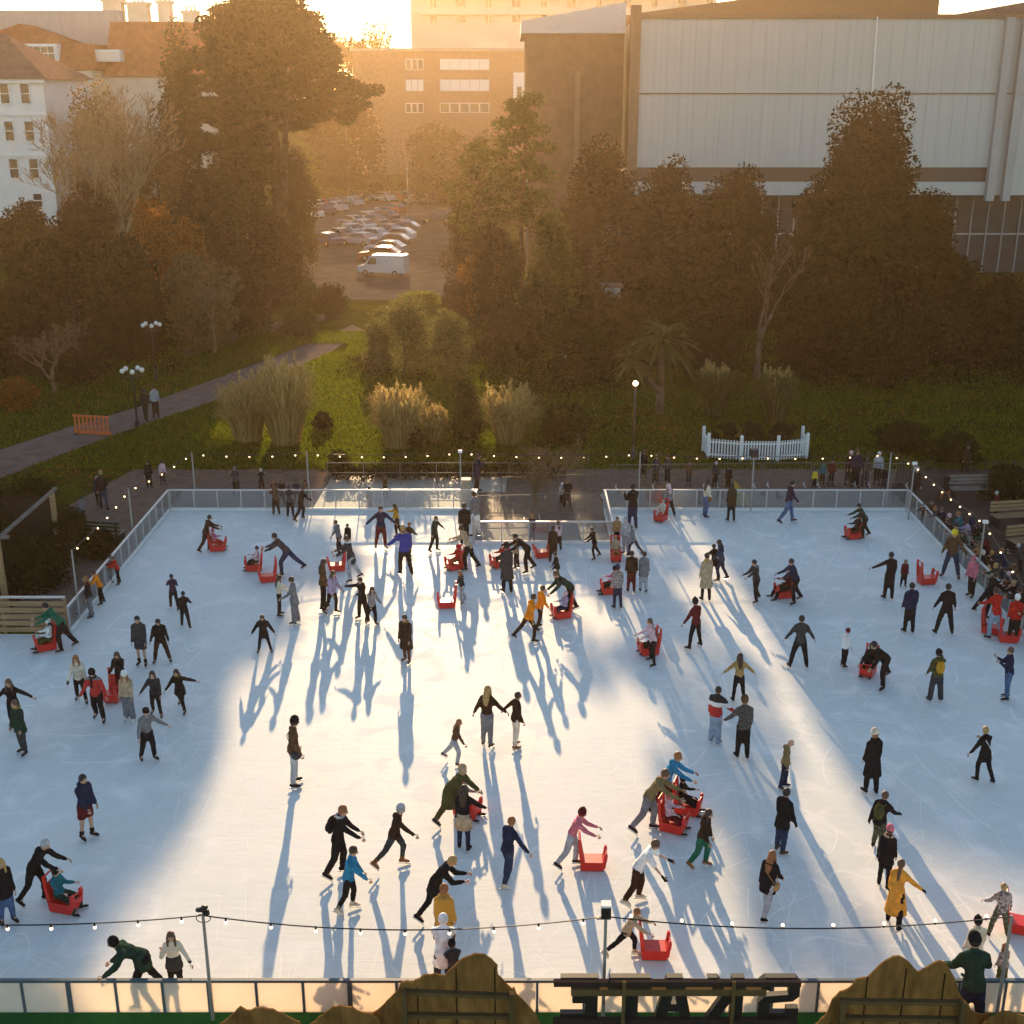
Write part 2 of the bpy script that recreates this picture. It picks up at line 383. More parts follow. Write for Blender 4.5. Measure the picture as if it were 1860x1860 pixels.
def cedar(base, h, w, label):
    rg = random.Random(5); root = empty("cedar_tree", base, label, "tree"); mb = MB(); cl = []
    r = w / 2
    for (ox, oy, hh, tr) in ((0, 0, 1.0, .8), (-2.6, 1, .93, .5), (2.0, -1.2, .9, .5)):
        limbs(mb, (ox * .2, oy * .2, 0), (ox, oy, h * hh), tr, 4, r * .3, rg, rise=.1)
    for i in range(84):
        t = .16 + .84 * ((i + .5) / 84) ** .85; z = h * t
        env = 1.0 if t < .74 else max(.3, 1.0 - ((t - .74) / .26) ** 1.7 * .62)
        a = i * 2.399 + rg.uniform(-.3, .3); L = r * env * rg.uniform(.62, 1.06)
        x, y = math.cos(a), math.sin(a)
        if (x > -.35 and t < .61) or (t < .5 and rg.random() < .55): continue
        mb.chain([(0, 0, z - .8), (x * L * .5, y * L * .5, z - .1), (x * L, y * L, z + .35)], [.16, .1, .03], 4)
        for k in (.38, .66, .9, 1.04):
            rr = r * .17 * (1.3 - k * .55) * rg.uniform(.6, 1.25)
            cl.append(((x * L * k + rg.uniform(-.7, .7), y * L * k + rg.uniform(-.7, .7), z + rg.uniform(-.5, .4) + .5 * k - .35 * k * k), (rr * 1.35, rr * 1.35, .4 + .5 * rg.random())))
    for i in range(9):
        a = rg.uniform(0, 6.3); b = rg.uniform(.5, 3.4)
        mb.chain([(math.cos(a) * b * .5, math.sin(a) * b * .5, h * .9), (math.cos(a) * b, math.sin(a) * b, h * .97), (math.cos(a) * b * 1.6, math.sin(a) * b * 1.6, h * rg.uniform(1.0, 1.07))], [.12, .09, .03], 4)
    mb.build("trunk", bark, root, smooth=True)
    leaves("crown", cl, 100000, .4, LV['cedar'], root, 5, up=.7, aspect=.5)
    return root
def pine(base, h, w, label, seed, n=7000, clear=.5, name="pine_tree"):
    rg = random.Random(seed); root = empty(name, base, label, "tree"); mb = MB(); r = w / 2
    limbs(mb, (0, 0, 0), (w * .05, 0, h * .97), .22, 3, r * .4, rg, (.5, .9)); cl = []
    for i in range(22):
        t = clear + (1 - clear) * (i + .5) / 22; z = h * t; u = (t - clear) / (1 - clear)
        L = r * (.55 + .5 * math.sin(math.pi * min(1, u * .9 + .12))) * rg.uniform(.45, 1.0) * (1.0 if u < .8 else .7); a = i * 2.4
        e = (math.cos(a) * L, math.sin(a) * L, z + .2); mb.chain([(0, 0, z - .5), (e[0] * .5, e[1] * .5, z - .1), e], [.09, .06, .02], 4)
        cl.append((e, (r * .3, r * .3, .5))); cl.append(((e[0] * .5, e[1] * .5, z + .3), (r * .28, r * .28, .45)))
    mb.build("trunk", M("pine_bark", (0.13, 0.075, 0.045), .95, .3, 3.0), root, smooth=True)
    leaves("crown", cl, n, .3, LV['pine'], root, seed, aspect=.4); return root
def pampas(base, h, w, label, seed, n=900, col_='straw', plumes=26):
    g = np.random.default_rng(seed); rg = random.Random(seed); root = empty("pampas_grass", base, label, "grass clump", group="pampas grass clumps")
    mb = MB()
    for i in range(n):
        a = rg.uniform(0, 6.283); r0 = w * .22 * math.sqrt(rg.random()); x, y = math.cos(a) * r0, math.sin(a) * r0
        H = h * rg.uniform(.45, .92); o = w * .5 * rg.random() ** .8; a2 = a + rg.uniform(-.5, .5)
        dx, dy = math.cos(a2) * o, math.sin(a2) * o; t = Vector((-dy, dx, .01)).normalized() * .028
        p0 = Vector((x, y, 0)); p1 = Vector((x + dx * .35, y + dy * .35, H * .7)); p2 = Vector((x + dx * .75, y + dy * .75, H)); p3 = Vector((x + dx * 1.05, y + dy * 1.05, H * .9))
        b = [p0 - t, p0 + t, p1 - t, p1 + t, p2 - t * .7, p2 + t * .7, p3]
        mb.add([tuple(v) for v in b], [(0, 1, 3, 2), (2, 3, 5, 4), (4, 5, 6)])
    mb.build("blades", LV[col_], root)
    cl = []; st = MB()
    for i in range(plumes):
        a = rg.uniform(0, 6.283); o = w * .42 * math.sqrt(rg.random()); z = h * rg.uniform(.78, 1.02)
        p = Vector((math.cos(a) * o, math.sin(a) * o, z)); st.tube((p.x * .3, p.y * .3, 0), .012, p, .008, 3, cap=False)
        cl.append((tuple(p), (.07, .07, .34)))
    leaves("plumes", cl, plumes * 60, .13, LV['straw'], root, seed, aspect=.35); st.build("stems", LV['straw'], root)
    return root
def shrub(px, D_or_y, top, wpx, kind, label, seed, n=2600, size=.2, name="shrub", group="shrubs in the park", low=.05, fill=9, dep=None):
    """shrub/tree whose base stands on the ground at pixel (px, y) and whose top reaches pixel row top"""
    b = gt(px, D_or_y) if D_or_y > 330 else None
    if b is None:
        D = D_or_y; q = at(px, 500, D); b = Vector((q.x, D, terr(q.x, D)))
    h = at(px, top, b.y).z - b.z
    zc = b.y * math.cos(PITCH) + (CH - b.z - h * .5) * math.sin(PITCH); w = wpx / FPX * zc
    cat = "shrub" if name in ("shrub", "hedge") else "tree"
    return broad(name, b, h, w, kind, label, int(n * (1.9 if cat == 'shrub' else 2.1)), size * (.86 if cat == 'shrub' else .74), seed, fill=fill + (6 if cat == 'shrub' else 14), cat=cat, group=group, low=low if cat == 'tree' else .0, depth=dep, cl=.42 if cat == 'shrub' else .31, cone=label.startswith('tall evergreen'))

# ---- the trees, from the cedar outwards
cb = gt(505, 516); cb = Vector((at(498, 300, 110).x, 110, terr(at(498, 300, 110).x, 110)))
cedar(cb, at(505, 12, 110).z - cb.z, 16.4, "huge dark cedar with flat layered branches, tallest tree left of the car park")
q = at(945, 300, 88); pine((q.x, 88, 0), at(945, 182, 88).z, 5.6, "slim golden pine with a bare trunk beside the car park", 21, 7500, .46)
q = at(865, 300, 98); pine((q.x, 98, 0), at(865, 262, 98).z, 4.4, "smaller ragged pine leaning behind the golden pine", 22, 4200, .42)
T = [  # px, D, top, width px, kind, leaves, size, fill, label
 (1085, 96, 262, 200, 'brown', 14000, .34, 18, "round brown tree in front of the dark brick wall"),
 (1205, 92, 300, 190, 'brown', 11000, .34, 16, "spreading brown tree under the left edge of the white clad wall"),
 (1330, 96, 316, 210, 'dark', 12000, .36, 16, "low wide dark tree in front of the middle of the white clad wall"),
 (1562, 88, 192, 250, 'dark', 22000, .36, 24, "tall evergreen rising in front of the white clad wall"),
 (1500, 84, 330, 230, 'dark', 12000, .36, 16, "broad dark tree at the left foot of the tall evergreen"),
 (1665, 84, 348, 170, 'dark', 11000, .34, 16, "dark leafy tree at the right foot of the tall evergreen"),
 (1735, 80, 470, 150, 'dark', 7000, .32, 12, "squat dark tree in front of the glass front on the right"),
 (1830, 76, 505, 150, 'dark', 7000, .3, 12, "dark tree at the right edge of the park below the glass front"),
 (60, 92, 372, 130, 'dark', 9000, .34, 14, "dark tree growing against the white hotel on the left"),
 (165, 98, 350, 150, 'brown', 9000, .34, 14, "dull brown tree between the white hotel and the cedar"),
 (280, 92, 372, 120, 'rust', 5200, .3, 12, "rust orange autumn tree at the left foot of the cedar"),
 (345, 88, 402, 100, 'rust', 3200, .28, 10, "small glowing orange tree nearest the cedar trunk"),
 (110, 84, 450, 190, 'brown', 8000, .3, 14, "brown thinning tree over the park wall on the left"),
 (230, 80, 440, 170, 'brown', 8000, .3, 14, "brown leafy tree in the middle of the left bank"),
 (350, 82, 470, 170, 'twig', 8000, .3, 14, "pale golden brown tree below the cedar"),
 (440, 106, 235, 160, 'cedar', 11000, .36, 14, "dark evergreen mass under the boughs of the cedar"),
 (545, 120, 268, 90, 'cedar', 6500, .36, 12, "dark evergreen standing behind the cedar trunk"),
 (348, 119, 70, 120, 'cedar', 9000, .38, 16, "tall dark evergreen pressed against the left side of the cedar"),
 (205, 113, 172, 175, 'twig', 9000, .34, 18, "tall pale brown twiggy tree against the red roofed house"),
 (300, 108, 235, 120, 'twig', 6500, .34, 14, "pale brown twiggy tree between the house and the cedar"),
 (500, 102, 395, 120, 'brown', 6500, .3, 12, "golden brown tree hiding the foot of the cedar"),
 (370, 104, 330, 150, 'brown', 8000, .34, 14, "brown tree tucked under the left boughs of the cedar"),
 (850, 112, 345, 110, 'brown', 5000, .3, 12, "brown tree closing the right side of the car park"),
 (440, 88, 470, 150, 'brown', 7000, .3, 12, "loose brown tree just left of the car park entrance"),
 (20, 74, 520, 150, 'brown', 6500, .28, 12, "brown tree cut by the left edge above the path"),
 (900, 84, 412, 130, 'brown', 6500, .26, 14, "reddish twiggy tree at the foot of the golden pine"),
 (1000, 86, 380, 120, 'pine', 5000, .26, 12, "yellow green tree just right of the golden pine trunk"),
 (985, 78, 500, 130, 'green', 5200, .24, 12, "dark green tree below the golden pine"),
 (1090, 74, 520, 150, 'brown', 5200, .26, 12, "dark brown tree behind the small white park sign"),
 (1265, 76, 440, 180, 'brown', 8000, .3, 14, "brown tree behind the palm"),
 (1480, 74, 520, 170, 'dark', 7000, .28, 12, "dark tree just right of the bare tree"),
 (1620, 72, 560, 190, 'dark', 7000, .28, 12, "dark rounded tree above the right lawn"),
 (1000, 145, 300, 150, 'pine', 5000, .4, 12, "hazy yellow tree at the foot of the brick wall"),
 (640, 200, 180, 190, 'brown', 7000, .6, 14, "hazy tree directly right of the cedar below the offices"),
 (800, 190, 232, 160, 'brown', 6500, .5, 14, "hazy rounded tree under the office windows"),
 (890, 165, 250, 150, 'brown', 6500, .5, 14, "hazy tree between the car park and the offices"),
 (620, 265, 62, 230, 'brown', 6000, .8, 14, "pale hazy tree on the skyline behind the cedar"),
 (700, 280, 38, 90, 'brown', 2600, .7, 10, "small pointed tree on the skyline left of the apartments"),
 (420, 255, 42, 190, 'brown', 5000, .8, 12, "hazy tree on the skyline between the houses and the cedar"),
]
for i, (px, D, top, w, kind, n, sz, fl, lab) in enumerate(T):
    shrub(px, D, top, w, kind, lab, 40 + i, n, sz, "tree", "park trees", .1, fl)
q = at(215, 300, 100); bare("bare_tree", (q.x, 100, terr(q.x, 100)), 18.0, "pale leafless tree with fine upright twigs in front of the red roofs", 3, M("pale_twigs", (.3, .2, .11), .95, .3, 2.0), .4, 7, .3, fork=3, first=.27, minr=.022)
b = gp(1374, 690); bare("bare_tree", b, 8.2, "leafless tree with a pale trunk and open limbs on the right lawn", 9, palebark, .36, 7, .24, fork=2, first=.3, minr=.014)
b = gp(100, 712); bare("bare_tree", b, 6.5, "leafless tree beside the path at the left edge", 14, twigm, .5, 6, .14, fork=3, first=.24, minr=.012)
b = gp(390, 640); bare("bare_tree", b, 6.5, "thin leafless tree above the sunny bend of the path", 15, twigm, .5, 6, .13, fork=3, first=.24, minr=.012)
b = gp(975, 912); bare("bare_tree", b, 3.6, "small leafless tree with wide orange lit twigs beside the rink entrance", 31, twigm, .74, 6, .1, fork=3, first=.36, minr=.012)
# palm
b = gp(1197, 752); rt = empty("palm_tree", b, "palm with drooping grey green fronds behind the lamp post", "palm")
mb = MB(); mb.chain([(0, 0, -.1), (.05, 0, 1.2), (0, 0, 2.9)], [.2, .15, .14], 8); mb.chain([(0, 0, .9), (-.5, .1, 1.6), (-1.1, .1, 2.1)], [.12, .1, .1], 6)
mb.build("trunk", palebark, rt, smooth=True); mb = MB(); rg = random.Random(4)
for (cx, cz, nf, Lf) in ((0, 3.2, 90, 1.75), (-1.2, 2.3, 40, 1.1)):
    for i in range(nf):
        a = rg.uniform(0, 6.283); e = rg.uniform(-.5, 1.3); L = Lf * rg.uniform(.75, 1.1); dx, dy = math.cos(a), math.sin(a); t = Vector((-dy, dx, 0)) * .09
        p = [Vector((cx, 0, cz)) + Vector((dx * L * s * math.cos(e * (1 - .2 * s)), dy * L * s * math.cos(e * (1 - .2 * s)), L * s * math.sin(e) - .55 * s * s * L)) for s in (.1, .45, .75, 1)]
        mb.add([tuple(v) for v in (p[0], p[1] - t, p[1] + t, p[2] - t, p[2] + t, p[3])], [(0, 1, 2), (1, 3, 4, 2), (3, 5, 4)])
mb.build("fronds", LV['olive'], rt); rt.scale = (1.3, 1.3, 1.25)
# shrubs: px, base y, top, width, kind, leaves, size, label
S_ = [
 (690, 668, 585, 60, 'olive', 4200, .17, "tall olive shrub at the left end of the central border"),
 (735, 680, 548, 120, 'olive', 6500, .17, "tallest grey green shrub in the middle of the central border"),
 (812, 690, 570, 100, 'olive', 5500, .17, "grey green shrub at the right end of the central border"),
 (760, 555, 532, 90, 'lime', 1800, .2, "bright lime shrub at the near edge of the car park"),
 (700, 600, 560, 70, 'olive', 1600, .18, "small pale shrub beside the path below the car park"),
 (600, 568, 520, 70, 'brown', 1800, .2, "brown bush at the near left corner of the car park"),
 (560, 575, 515, 55, 'green', 1500, .2, "dark bush left of the car park palm"),
 (545, 610, 560, 90, 'green', 1900, .2, "dark bush on the bank above the path bend"),
 (480, 560, 490, 110, 'brown', 2600, .22, "brown bush under the cedar"),
 (586, 780, 750, 40, 'brown', 1500, .14, "orange tipped low bush on the sunny lawn"),
 (612, 858, 820, 50, 'green', 1200, .12, "small dark bush at the foot of the sunny lawn"),
 (752, 815, 775, 40, 'green', 1500, .14, "dark bush beside the middle pampas grass"),
 (850, 800, 690, 60, 'green', 2000, .16, "dark upright shrub left of the round pampas grass"),
 (1025, 800, 735, 110, 'green', 2600, .16, "dark shrub with yellow tips right of the round pampas grass"),
 (1060, 690, 590, 130, 'dark', 3200, .2, "dark shrub behind the small park sign"),
 (930, 660, 570, 140, 'brown', 3600, .2, "brown shrub on the bank below the pine"),
 (1290, 690, 600, 130, 'dark', 3000, .2, "dark shrub left of the pale trunk"),
 (1470, 680, 590, 120, 'dark', 3000, .2, "dark shrub right of the pale trunk"),
 (1570, 660, 580, 140, 'dark', 3000, .2, "dark shrub at the top of the right lawn"),
 (1720, 660, 560, 160, 'night', 3400, .22, "nearly black shrub above the right lawn"),
 (1830, 640, 545, 140, 'night', 3000, .22, "nearly black shrub at the right edge of the park"),
 (1735, 835, 790, 110, 'green', 2200, .16, "low dark green shrub at the back of the plaza"),
 (1640, 815, 770, 120, 'green', 2200, .16, "low dark green shrub behind the row of spectators"),
 (1826, 905, 846, 90, 'night', 2400, .14, "black rounded bush behind the plaza bench"),
 (60, 940, 868, 120, 'green', 2600, .14, "dark bush on the lawn at the left edge above the yew hedge"),
 (20, 1010, 900, 150, 'night', 3800, .14, "nearly black bush behind the timber kiosk"),
 (120, 1010, 930, 130, 'night', 3600, .14, "nearly black bush with reddish tips beside the rink path"),
 (60, 1060, 985, 170, 'night', 3600, .14, "nearly black bush filling the corner outside the left barrier"),
 (190, 1010, 965, 60, 'night', 1800, .12, "small black bush close to the left barrier"),
 (140, 690, 610, 150, 'brown', 3200, .2, "brown bush on the slope above the left path"),
 (250, 650, 570, 150, 'dark', 3200, .2, "dark bush on the slope behind the ornate lamp"),
 (330, 600, 530, 120, 'brown', 2600, .2, "brown bush on the slope below the cedar"),
 (30, 740, 690, 90, 'rust', 1800, .18, "reddish bush beside the path at the left edge"),
 (420, 600, 540, 110, 'dark', 2600, .2, "dark bush beside the upper path"),
 (1130, 640, 560, 110, 'dark', 2800, .2, "dark shrub left of the palm fronds"),
 (1400, 590, 520, 150, 'brown', 3200, .22, "brown shrub behind the bare tree"),
 (870, 570, 470, 110, 'rust', 3600, .17, "reddish sunlit bush right of the car park"),
 (825, 600, 500, 60, 'brown', 2000, .17, "thin brown bush at the car park exit"),
]
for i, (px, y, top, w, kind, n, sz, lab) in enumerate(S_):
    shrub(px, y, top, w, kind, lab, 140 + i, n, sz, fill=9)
PG = [(452, 800, 690, 2.9, "golden pampas grass at the left of the big clump by the path"), (520, 806, 655, 3.1, "tallest golden pampas grass beside the sunny lawn"),
      (725, 812, 705, 2.9, "pale pampas grass under the grey green shrubs"), (788, 800, 745, 1.5, "thin pampas grass in the middle of the border"), (925, 805, 705, 2.7, "round golden pampas grass standing alone"),
      (1299, 752, 662, 2.3, "dull pampas grass left of the pale trunk"), (1408, 768, 668, 2.1, "dull pampas grass right of the pale trunk")]
for i, (px, y, top, w, lab) in enumerate(PG):
    b = gp(px, y); pampas(b, at(px, top, b.y).z, w, lab, 70 + i, 1300, 'straw' if i not in (5, 6) else 'olive', 30 if i < 5 else 16)
# fallen leaves on the park lawns
fl = [((gp(x, y).x, gp(x, y).y, .03), (5.0, 3.5, .02)) for x, y in ((100, 730), (300, 700), (350, 800), (480, 850), (620, 760), (900, 780), (1100, 760), (1250, 800), (1500, 760), (1650, 740), (1800, 720), (60, 860), (200, 860), (1000, 720), (1400, 700))]
tag(leaves("fallen_leaves", fl, 9000, .11, LV['rust'], None, 777, up=1.2), kind='stuff')
gc = []
rg = random.Random(12)
for (x0, x1, y0, y1, n_) in ((900, 1900, 575, 672, 70), (-40, 330, 500, 690, 50), (330, 560, 500, 585, 24), (1450, 1900, 660, 700, 22), (930, 1130, 670, 720, 14), (630, 900, 600, 690, 20)):
    for _ in range(n_):
        p = gt(rg.uniform(x0, x1), rg.uniform(y0, y1)); gc.append(((p.x, p.y, p.z + .12), (rg.uniform(1.2, 2.4), rg.uniform(1.2, 2.6), rg.uniform(.18, .5))))
tag(leaves("ground_cover", gc, 60000, .16, LV['dark'], None, 913, up=.4), kind='stuff')
# blades of grass on the lawns behind the rink
g = np.random.default_rng(91); n = 230000
Y = 53.8 + 34 * g.random(n) ** 1.15; X = np.where(g.random(n) < .45, -19 + 20 * g.random(n), -30 + 62 * g.random(n))  # denser across the middle, added to brighten the sunlit patch
pl = [Vector(gp(*p)) for p in PX[:5]]; pu = [Vector(gp(*p)) for p in PX[7:]][::-1]
def on_path(x, y):
    ux = np.array([p.x for p in pl]); uy = np.array([p.y for p in pl]); lx = np.array([p.x for p in pu]); ly = np.array([p.y for p in pu])
    return (y < np.interp(x, ux, uy)) & (y > np.interp(x, lx, ly)) & (x < -11)
k = ~on_path(X, Y); X = X[k]; Y = Y[k]; n = len(X); a = g.random(n) * 6.283; hh = .07 + .1 * g.random(n); w = .02 + .02 * g.random(n); le = .09 * g.random(n)
t = np.stack([np.cos(a), np.sin(a), np.zeros(n)], 1) * w[:, None]; b = np.stack([X, Y, np.zeros(n)], 1); tp = b + np.stack([-np.sin(a) * le, np.cos(a) * le, hh], 1)
V = np.stack([b - t, b + t, tp + t * .2, tp - t * .2], 1).reshape(-1, 3)
me = bpy.data.meshes.new("grass"); me.vertices.add(4 * n); me.vertices.foreach_set('co', V.ravel()); me.loops.add(4 * n); me.loops.foreach_set('vertex_index', np.arange(4 * n, dtype=np.int32))
me.polygons.add(n); me.polygons.foreach_set('loop_start', np.arange(0, 4 * n, 4, dtype=np.int32)); me.update(calc_edges=True)
me.materials.append(leafmat("grass_blades", (0.035, 0.05, 0.004), (0.15, 0.19, 0.01), 0.65))
o = bpy.data.objects.new("grass", me); col.objects.link(o); tag(o, kind='stuff')

# ================================================================== buildings
glassd = M("window_glass", (0.03, 0.035, 0.04), 0.08, 0.2, 2.0, spec=0.6)
whitep = M("white_paint", (0.78, 0.77, 0.74), 0.7, 0.05, 1.0)
cream = M("cream_render", (0.66, 0.6, 0.48), 0.85, 0.08, 0.6)
tile = M("red_roof_tiles", (0.3, 0.1, 0.05), 0.85, 0.25, 1.5, bump=.3)
browntile = M("brown_roof_tiles", (0.2, 0.12, 0.09), 0.85, 0.2, 1.5)
brick = M("brown_brick", (0.23, 0.13, 0.085), 0.9, 0.2, 2.0)
slate = M("grey_slate", (0.42, 0.42, 0.4), 0.8, 0.12, 0.8, stretch=(6, 6, .3))
def window(root, x, y, z, w, h, bars=(1, 1), rz=0.0, fr=whitep, glass=None, t=.09):
    """sash window standing 3 cm proud of a wall that faces -Y; frame with a pane below it"""
    f = MB()
    for sx in (-1, 1): f.box((sx * (w / 2 - t / 2), 0, 0), (t, .12, h))
    for sz in (-1, 1): f.box((0, .002, sz * (h / 2 - t / 2)), (w - 2 * t, .12, t))
    for i in range(1, bars[1] + 1):
        if bars[1] > 0: f.box((0, .004, -h / 2 + i * h / (bars[1] + 1)), (w - 2 * t, .08, .07))
    for i in range(1, bars[0] + 1): f.box((-w / 2 + i * w / (bars[0] + 1), .006, 0), (.05, .07, h - 2 * t))
    o = f.build("window", fr, root); o.location = (x, y, z); o.rotation_euler = (0, 0, rz)
    p = MB(); p.box((0, .03, 0), (w - t, .03, h - t)); p.build("pane", glass or glassd, o)
    return o
def hiproof(w, d, h, over=.4, ridge=.0, y0=0.0, x0=0.0, z0=0.0):
    mb = MB(); x, y = w / 2 + over, d / 2 + over; rl = max(ridge, 0.01) / 2
    v = [(-x, -y, 0), (x, -y, 0), (x, y, 0), (-x, y, 0), (-rl, 0, h), (rl, 0, h)]
    mb.add([(a + x0, b + y0, c + z0) for a, b, c in v], [(0, 1, 5, 4), (1, 2, 5), (2, 3, 4, 5), (3, 0, 4), (3, 2, 1, 0)]); return mb
# white hotel at the left edge
q = at(36, 240, 112); D0 = 112; X0 = at(88, 240, D0).x; zb = terr(X0 - 5, D0) - 1
r_ = empty("hotel", (X0, D0, zb), "white painted hotel with sash windows and a brown hip roof at the left edge", "building")
ztop = at(40, 143, D0).z - zb; W = 14.0
m_ = MB(); m_.box((-W / 2, 6, ztop / 2), (W, 12, ztop)); m_.build("wall", whitep, r_)
m_ = MB()
for yy in (208, 283): m_.box((-W / 2, -.06, at(40, yy, D0).z - zb), (W + .2, .12, .22))
m_.box((-W / 2, -.15, ztop - .2), (W + .5, .3, .3)); m_.build("string_course", whitep, r_)
hiproof(W, 12, 3.8, .5, 4, 6, -W / 2, ztop).build("roof", browntile, r_)
for yy, hh in ((170, 1.75), (238, 1.75), (306, 1.75), (364, 1.3)):
    for k in range(6):
        xx = -1.55 - k * 1.72 if False else (-1.6 if k == 0 else -3.35 if k == 1 else -5.6 - (k - 2) * 1.8)
        if yy == 364 and k > 0: continue
        window(r_, xx, -.03, at(40, yy, D0).z - zb, .9, hh, (0, 1))
# red roofed house behind
D1 = 138; X1 = at(168, 150, D1).x; z1 = terr(X1, D1) - .5
r_ = empty("house", (X1, D1, z1), "cream house with a steep red mansard roof, dormers and a pale slate wall", "building")
za = at(150, 128, D1).z - z1
m_ = MB(); m_.box((-8, 6, za / 2), (16, 12, za)); m_.box((5, 8, za * .48), (10, 9, za * .96)); m_.build("wall", cream, r_)
def trap(x0, x1, x2, x3, z0, z1_, y0, y1, yb):
    mb = MB(); v = [(x0, y0, z0), (x1, y0, z0), (x2, y1, z1_), (x3, y1, z1_), (x0, yb, z0), (x1, yb, z0), (x2, yb - 1, z1_), (x3, yb - 1, z1_)]
    mb.add(v, [(0, 1, 2, 3), (1, 5, 6, 2), (5, 4, 7, 6), (4, 0, 3, 7), (3, 2, 6, 7), (1, 0, 4, 5)]); return mb
zr = at(150, 78, D1).z - z1; zp = at(85, 40, D1).z - z1
trap(-16.2, .3, -.5, -15.6, za + .05, zr, -.35, 1.4, 12).build("roof", tile, r_)
m_ = MB(); m_.add([(-13.6, 1.3, zr + .02), (-2.6, 1.3, zr + .02), (-8.2, 3.2, zp), (-13.6, 9, zr + .02), (-2.6, 9, zr + .02), (-8.2, 8, zp)], [(0, 1, 2), (1, 4, 5, 2), (4, 3, 5), (3, 0, 2, 5), (0, 3, 4, 1)]); m_.build("gable_roof", tile, r_)
trap(.35, 11.2, 9.0, .8, za * .96, zp + .3, 3.0, 5.6, 12).build("side_roof", tile, r_)
m_ = MB(); m_.box((-6.5, 11, (zr + zp + 1.6) / 2), (14, 2, zp + 1.8 - zr)); m_.build("slate_wall", slate, r_)
for xx, ww in ((-5.0, 3.0),):
    zz = at(88, 97, D1).z - z1; m_ = MB(); m_.box((xx, .5, zz), (ww + .4, 1.4, 1.9)); m_.build("dormer", whitep, r_); window(r_, xx, -.24, zz, ww, 1.5, (3, 1))
zz = at(185, 100, D1).z - z1; m_ = MB(); m_.box((1.2, 2.9, zz), (2.6, 1.4, 1.2)); m_.build("dormer", whitep, r_)
window(r_, 1.2, 2.15, zz, 1.9, .85, (1, 0), glass=M("bright_glass", (.75, .72, .6), .2, .05))
for xx in (-5.15, -3.75): window(r_, xx, -.03, at(95, 150, D1).z - z1, 1.15, 1.45, (0, 1))
for xx, yy in ((-4.3, 200), (-4.0, 255)): window(r_, xx, -.03, at(95, yy, D1).z - z1, 1.4, 2.2, (1, 1), fr=cream)
m_ = MB(); m_.box((-13, 4, zr + 2), (1.6, 1.2, 3.6)); m_.box((-13, 4, zr + 4.0), (2.0, 1.5, .5)); m_.build("chimney", cream, r_)
# tall cream villa with gable and chimneys
D2 = 165; X2 = at(250, 60, D2).x; z2 = terr(X2, D2)
r_ = empty("villa", (X2, D2, z2), "tall cream villa with a pointed gable and chimney blocks on the skyline", "building")
zt = at(250, 34, D2).z - z2; ze = at(285, 76, D2).z - z2
m_ = MB(); m_.box((0, 7, ze / 2), (11.6, 10, ze)); m_.prism([(.8, 1.2, ze - 4), (5.6, 1.2, ze - 4), (5.6, 1.2, ze - .5), (3.2, 1.2, zt + .2), (.8, 1.2, ze - .5)], (0, 4, 0)); m_.build("wall", cream, r_)
m_ = MB(); m_.add([(-6, 1.6, ze), (6, 1.6, ze), (6, 6, zt), (-6, 6, zt), (6, 12, ze), (-6, 12, ze)], [(0, 1, 2, 3), (2, 4, 5, 3), (0, 3, 5), (1, 4, 2), (1, 0, 5, 4)]); m_.build("roof", tile, r_)
m_ = MB()
for xx, ww, hh in ((-4.6, 2.4, 3.4), (-1.4, 2.6, 3.0), (2.0, 1.6, 3.2), (5.2, 1.8, 2.0)):
    m_.box((xx, 6.5, zt + hh / 2 - 1), (ww, 1.6, hh)); m_.box((xx, 6.5, zt + hh - .9), (ww + .4, 2.0, .4))
    for k in (-.5, .1, .6): m_.tube((xx + k, 6.5, zt + hh - .8), .16, (xx + k, 6.5, zt + hh - .1), .13, 6)
m_.build("chimney", cream, r_)
window(r_, 3.2, 1.15, ze - 2.2, 1.3, 1.9, (1, 1), fr=cream); window(r_, 3.2, 1.15, zt - 1.9, .8, .9, (0, 0), fr=cream)
m_ = MB(); m_.box((-1.6, 2.4, ze + 1.2), (1.5, 1.6, 2.2)); m_.build("dormer", cream, r_); window(r_, -1.6, 1.57, ze + 1.3, 1.0, 1.4, (1, 1), fr=cream)
# long low roof beyond
q = at(400, 60, 235); zt = at(400, 36, 235).z; zb2 = terr(q.x, 235)
r_ = empty("terrace", (q.x, 235, zb2), "long brown roofed terrace on the skyline behind the cedar", "building")
m_ = MB(); m_.box((0, 5, (zt - zb2 - 4) / 2), (32, 10, zt - zb2 - 4)); m_.build("wall", cream, r_)
hiproof(32, 10, 4, .4, 28, 5, 0, zt - zb2 - 4).build("roof", browntile, r_)
# offices with the white windows
D3 = 224; z3 = terr(0, D3); xa, xb = at(640, 120, D3).x, at(962, 120, D3).x
r_ = empty("office_block", ((xa + xb) / 2, D3, z3), "hazy brown brick office block with rows of white windows", "building"); w3 = xb - xa
zt = at(800, 92, D3).z - z3; m_ = MB(); m_.box((0, 7, zt / 2 - 1), (w3, 14, zt + 2)); m_.build("wall", brick, r_)
m_ = MB(); m_.box((0, -.1, zt + .15), (w3 + .6, .8, .5)); m_.box((0, 7, zt + .1), (w3, 13, .3)); m_.build("roof", M("flat_roof", (.4, .35, .28), .9), r_)
m_ = MB(); zc_ = at(860, 66, D3).z - z3; m_.box((at(866, 80, D3).x - (xa + xb) / 2, 5, (zt + zc_) / 2), (2.6, 2, zc_ - zt)); m_.box((at(890, 80, D3).x - (xa + xb) / 2, 6, zt + .9), (6, 3, 1.6)); m_.build("roof_plant", cream, r_)
lit = M("blinds", (.8, .78, .7), .5, .06, 3.0)  # flat pale colour filling most of the upper panes
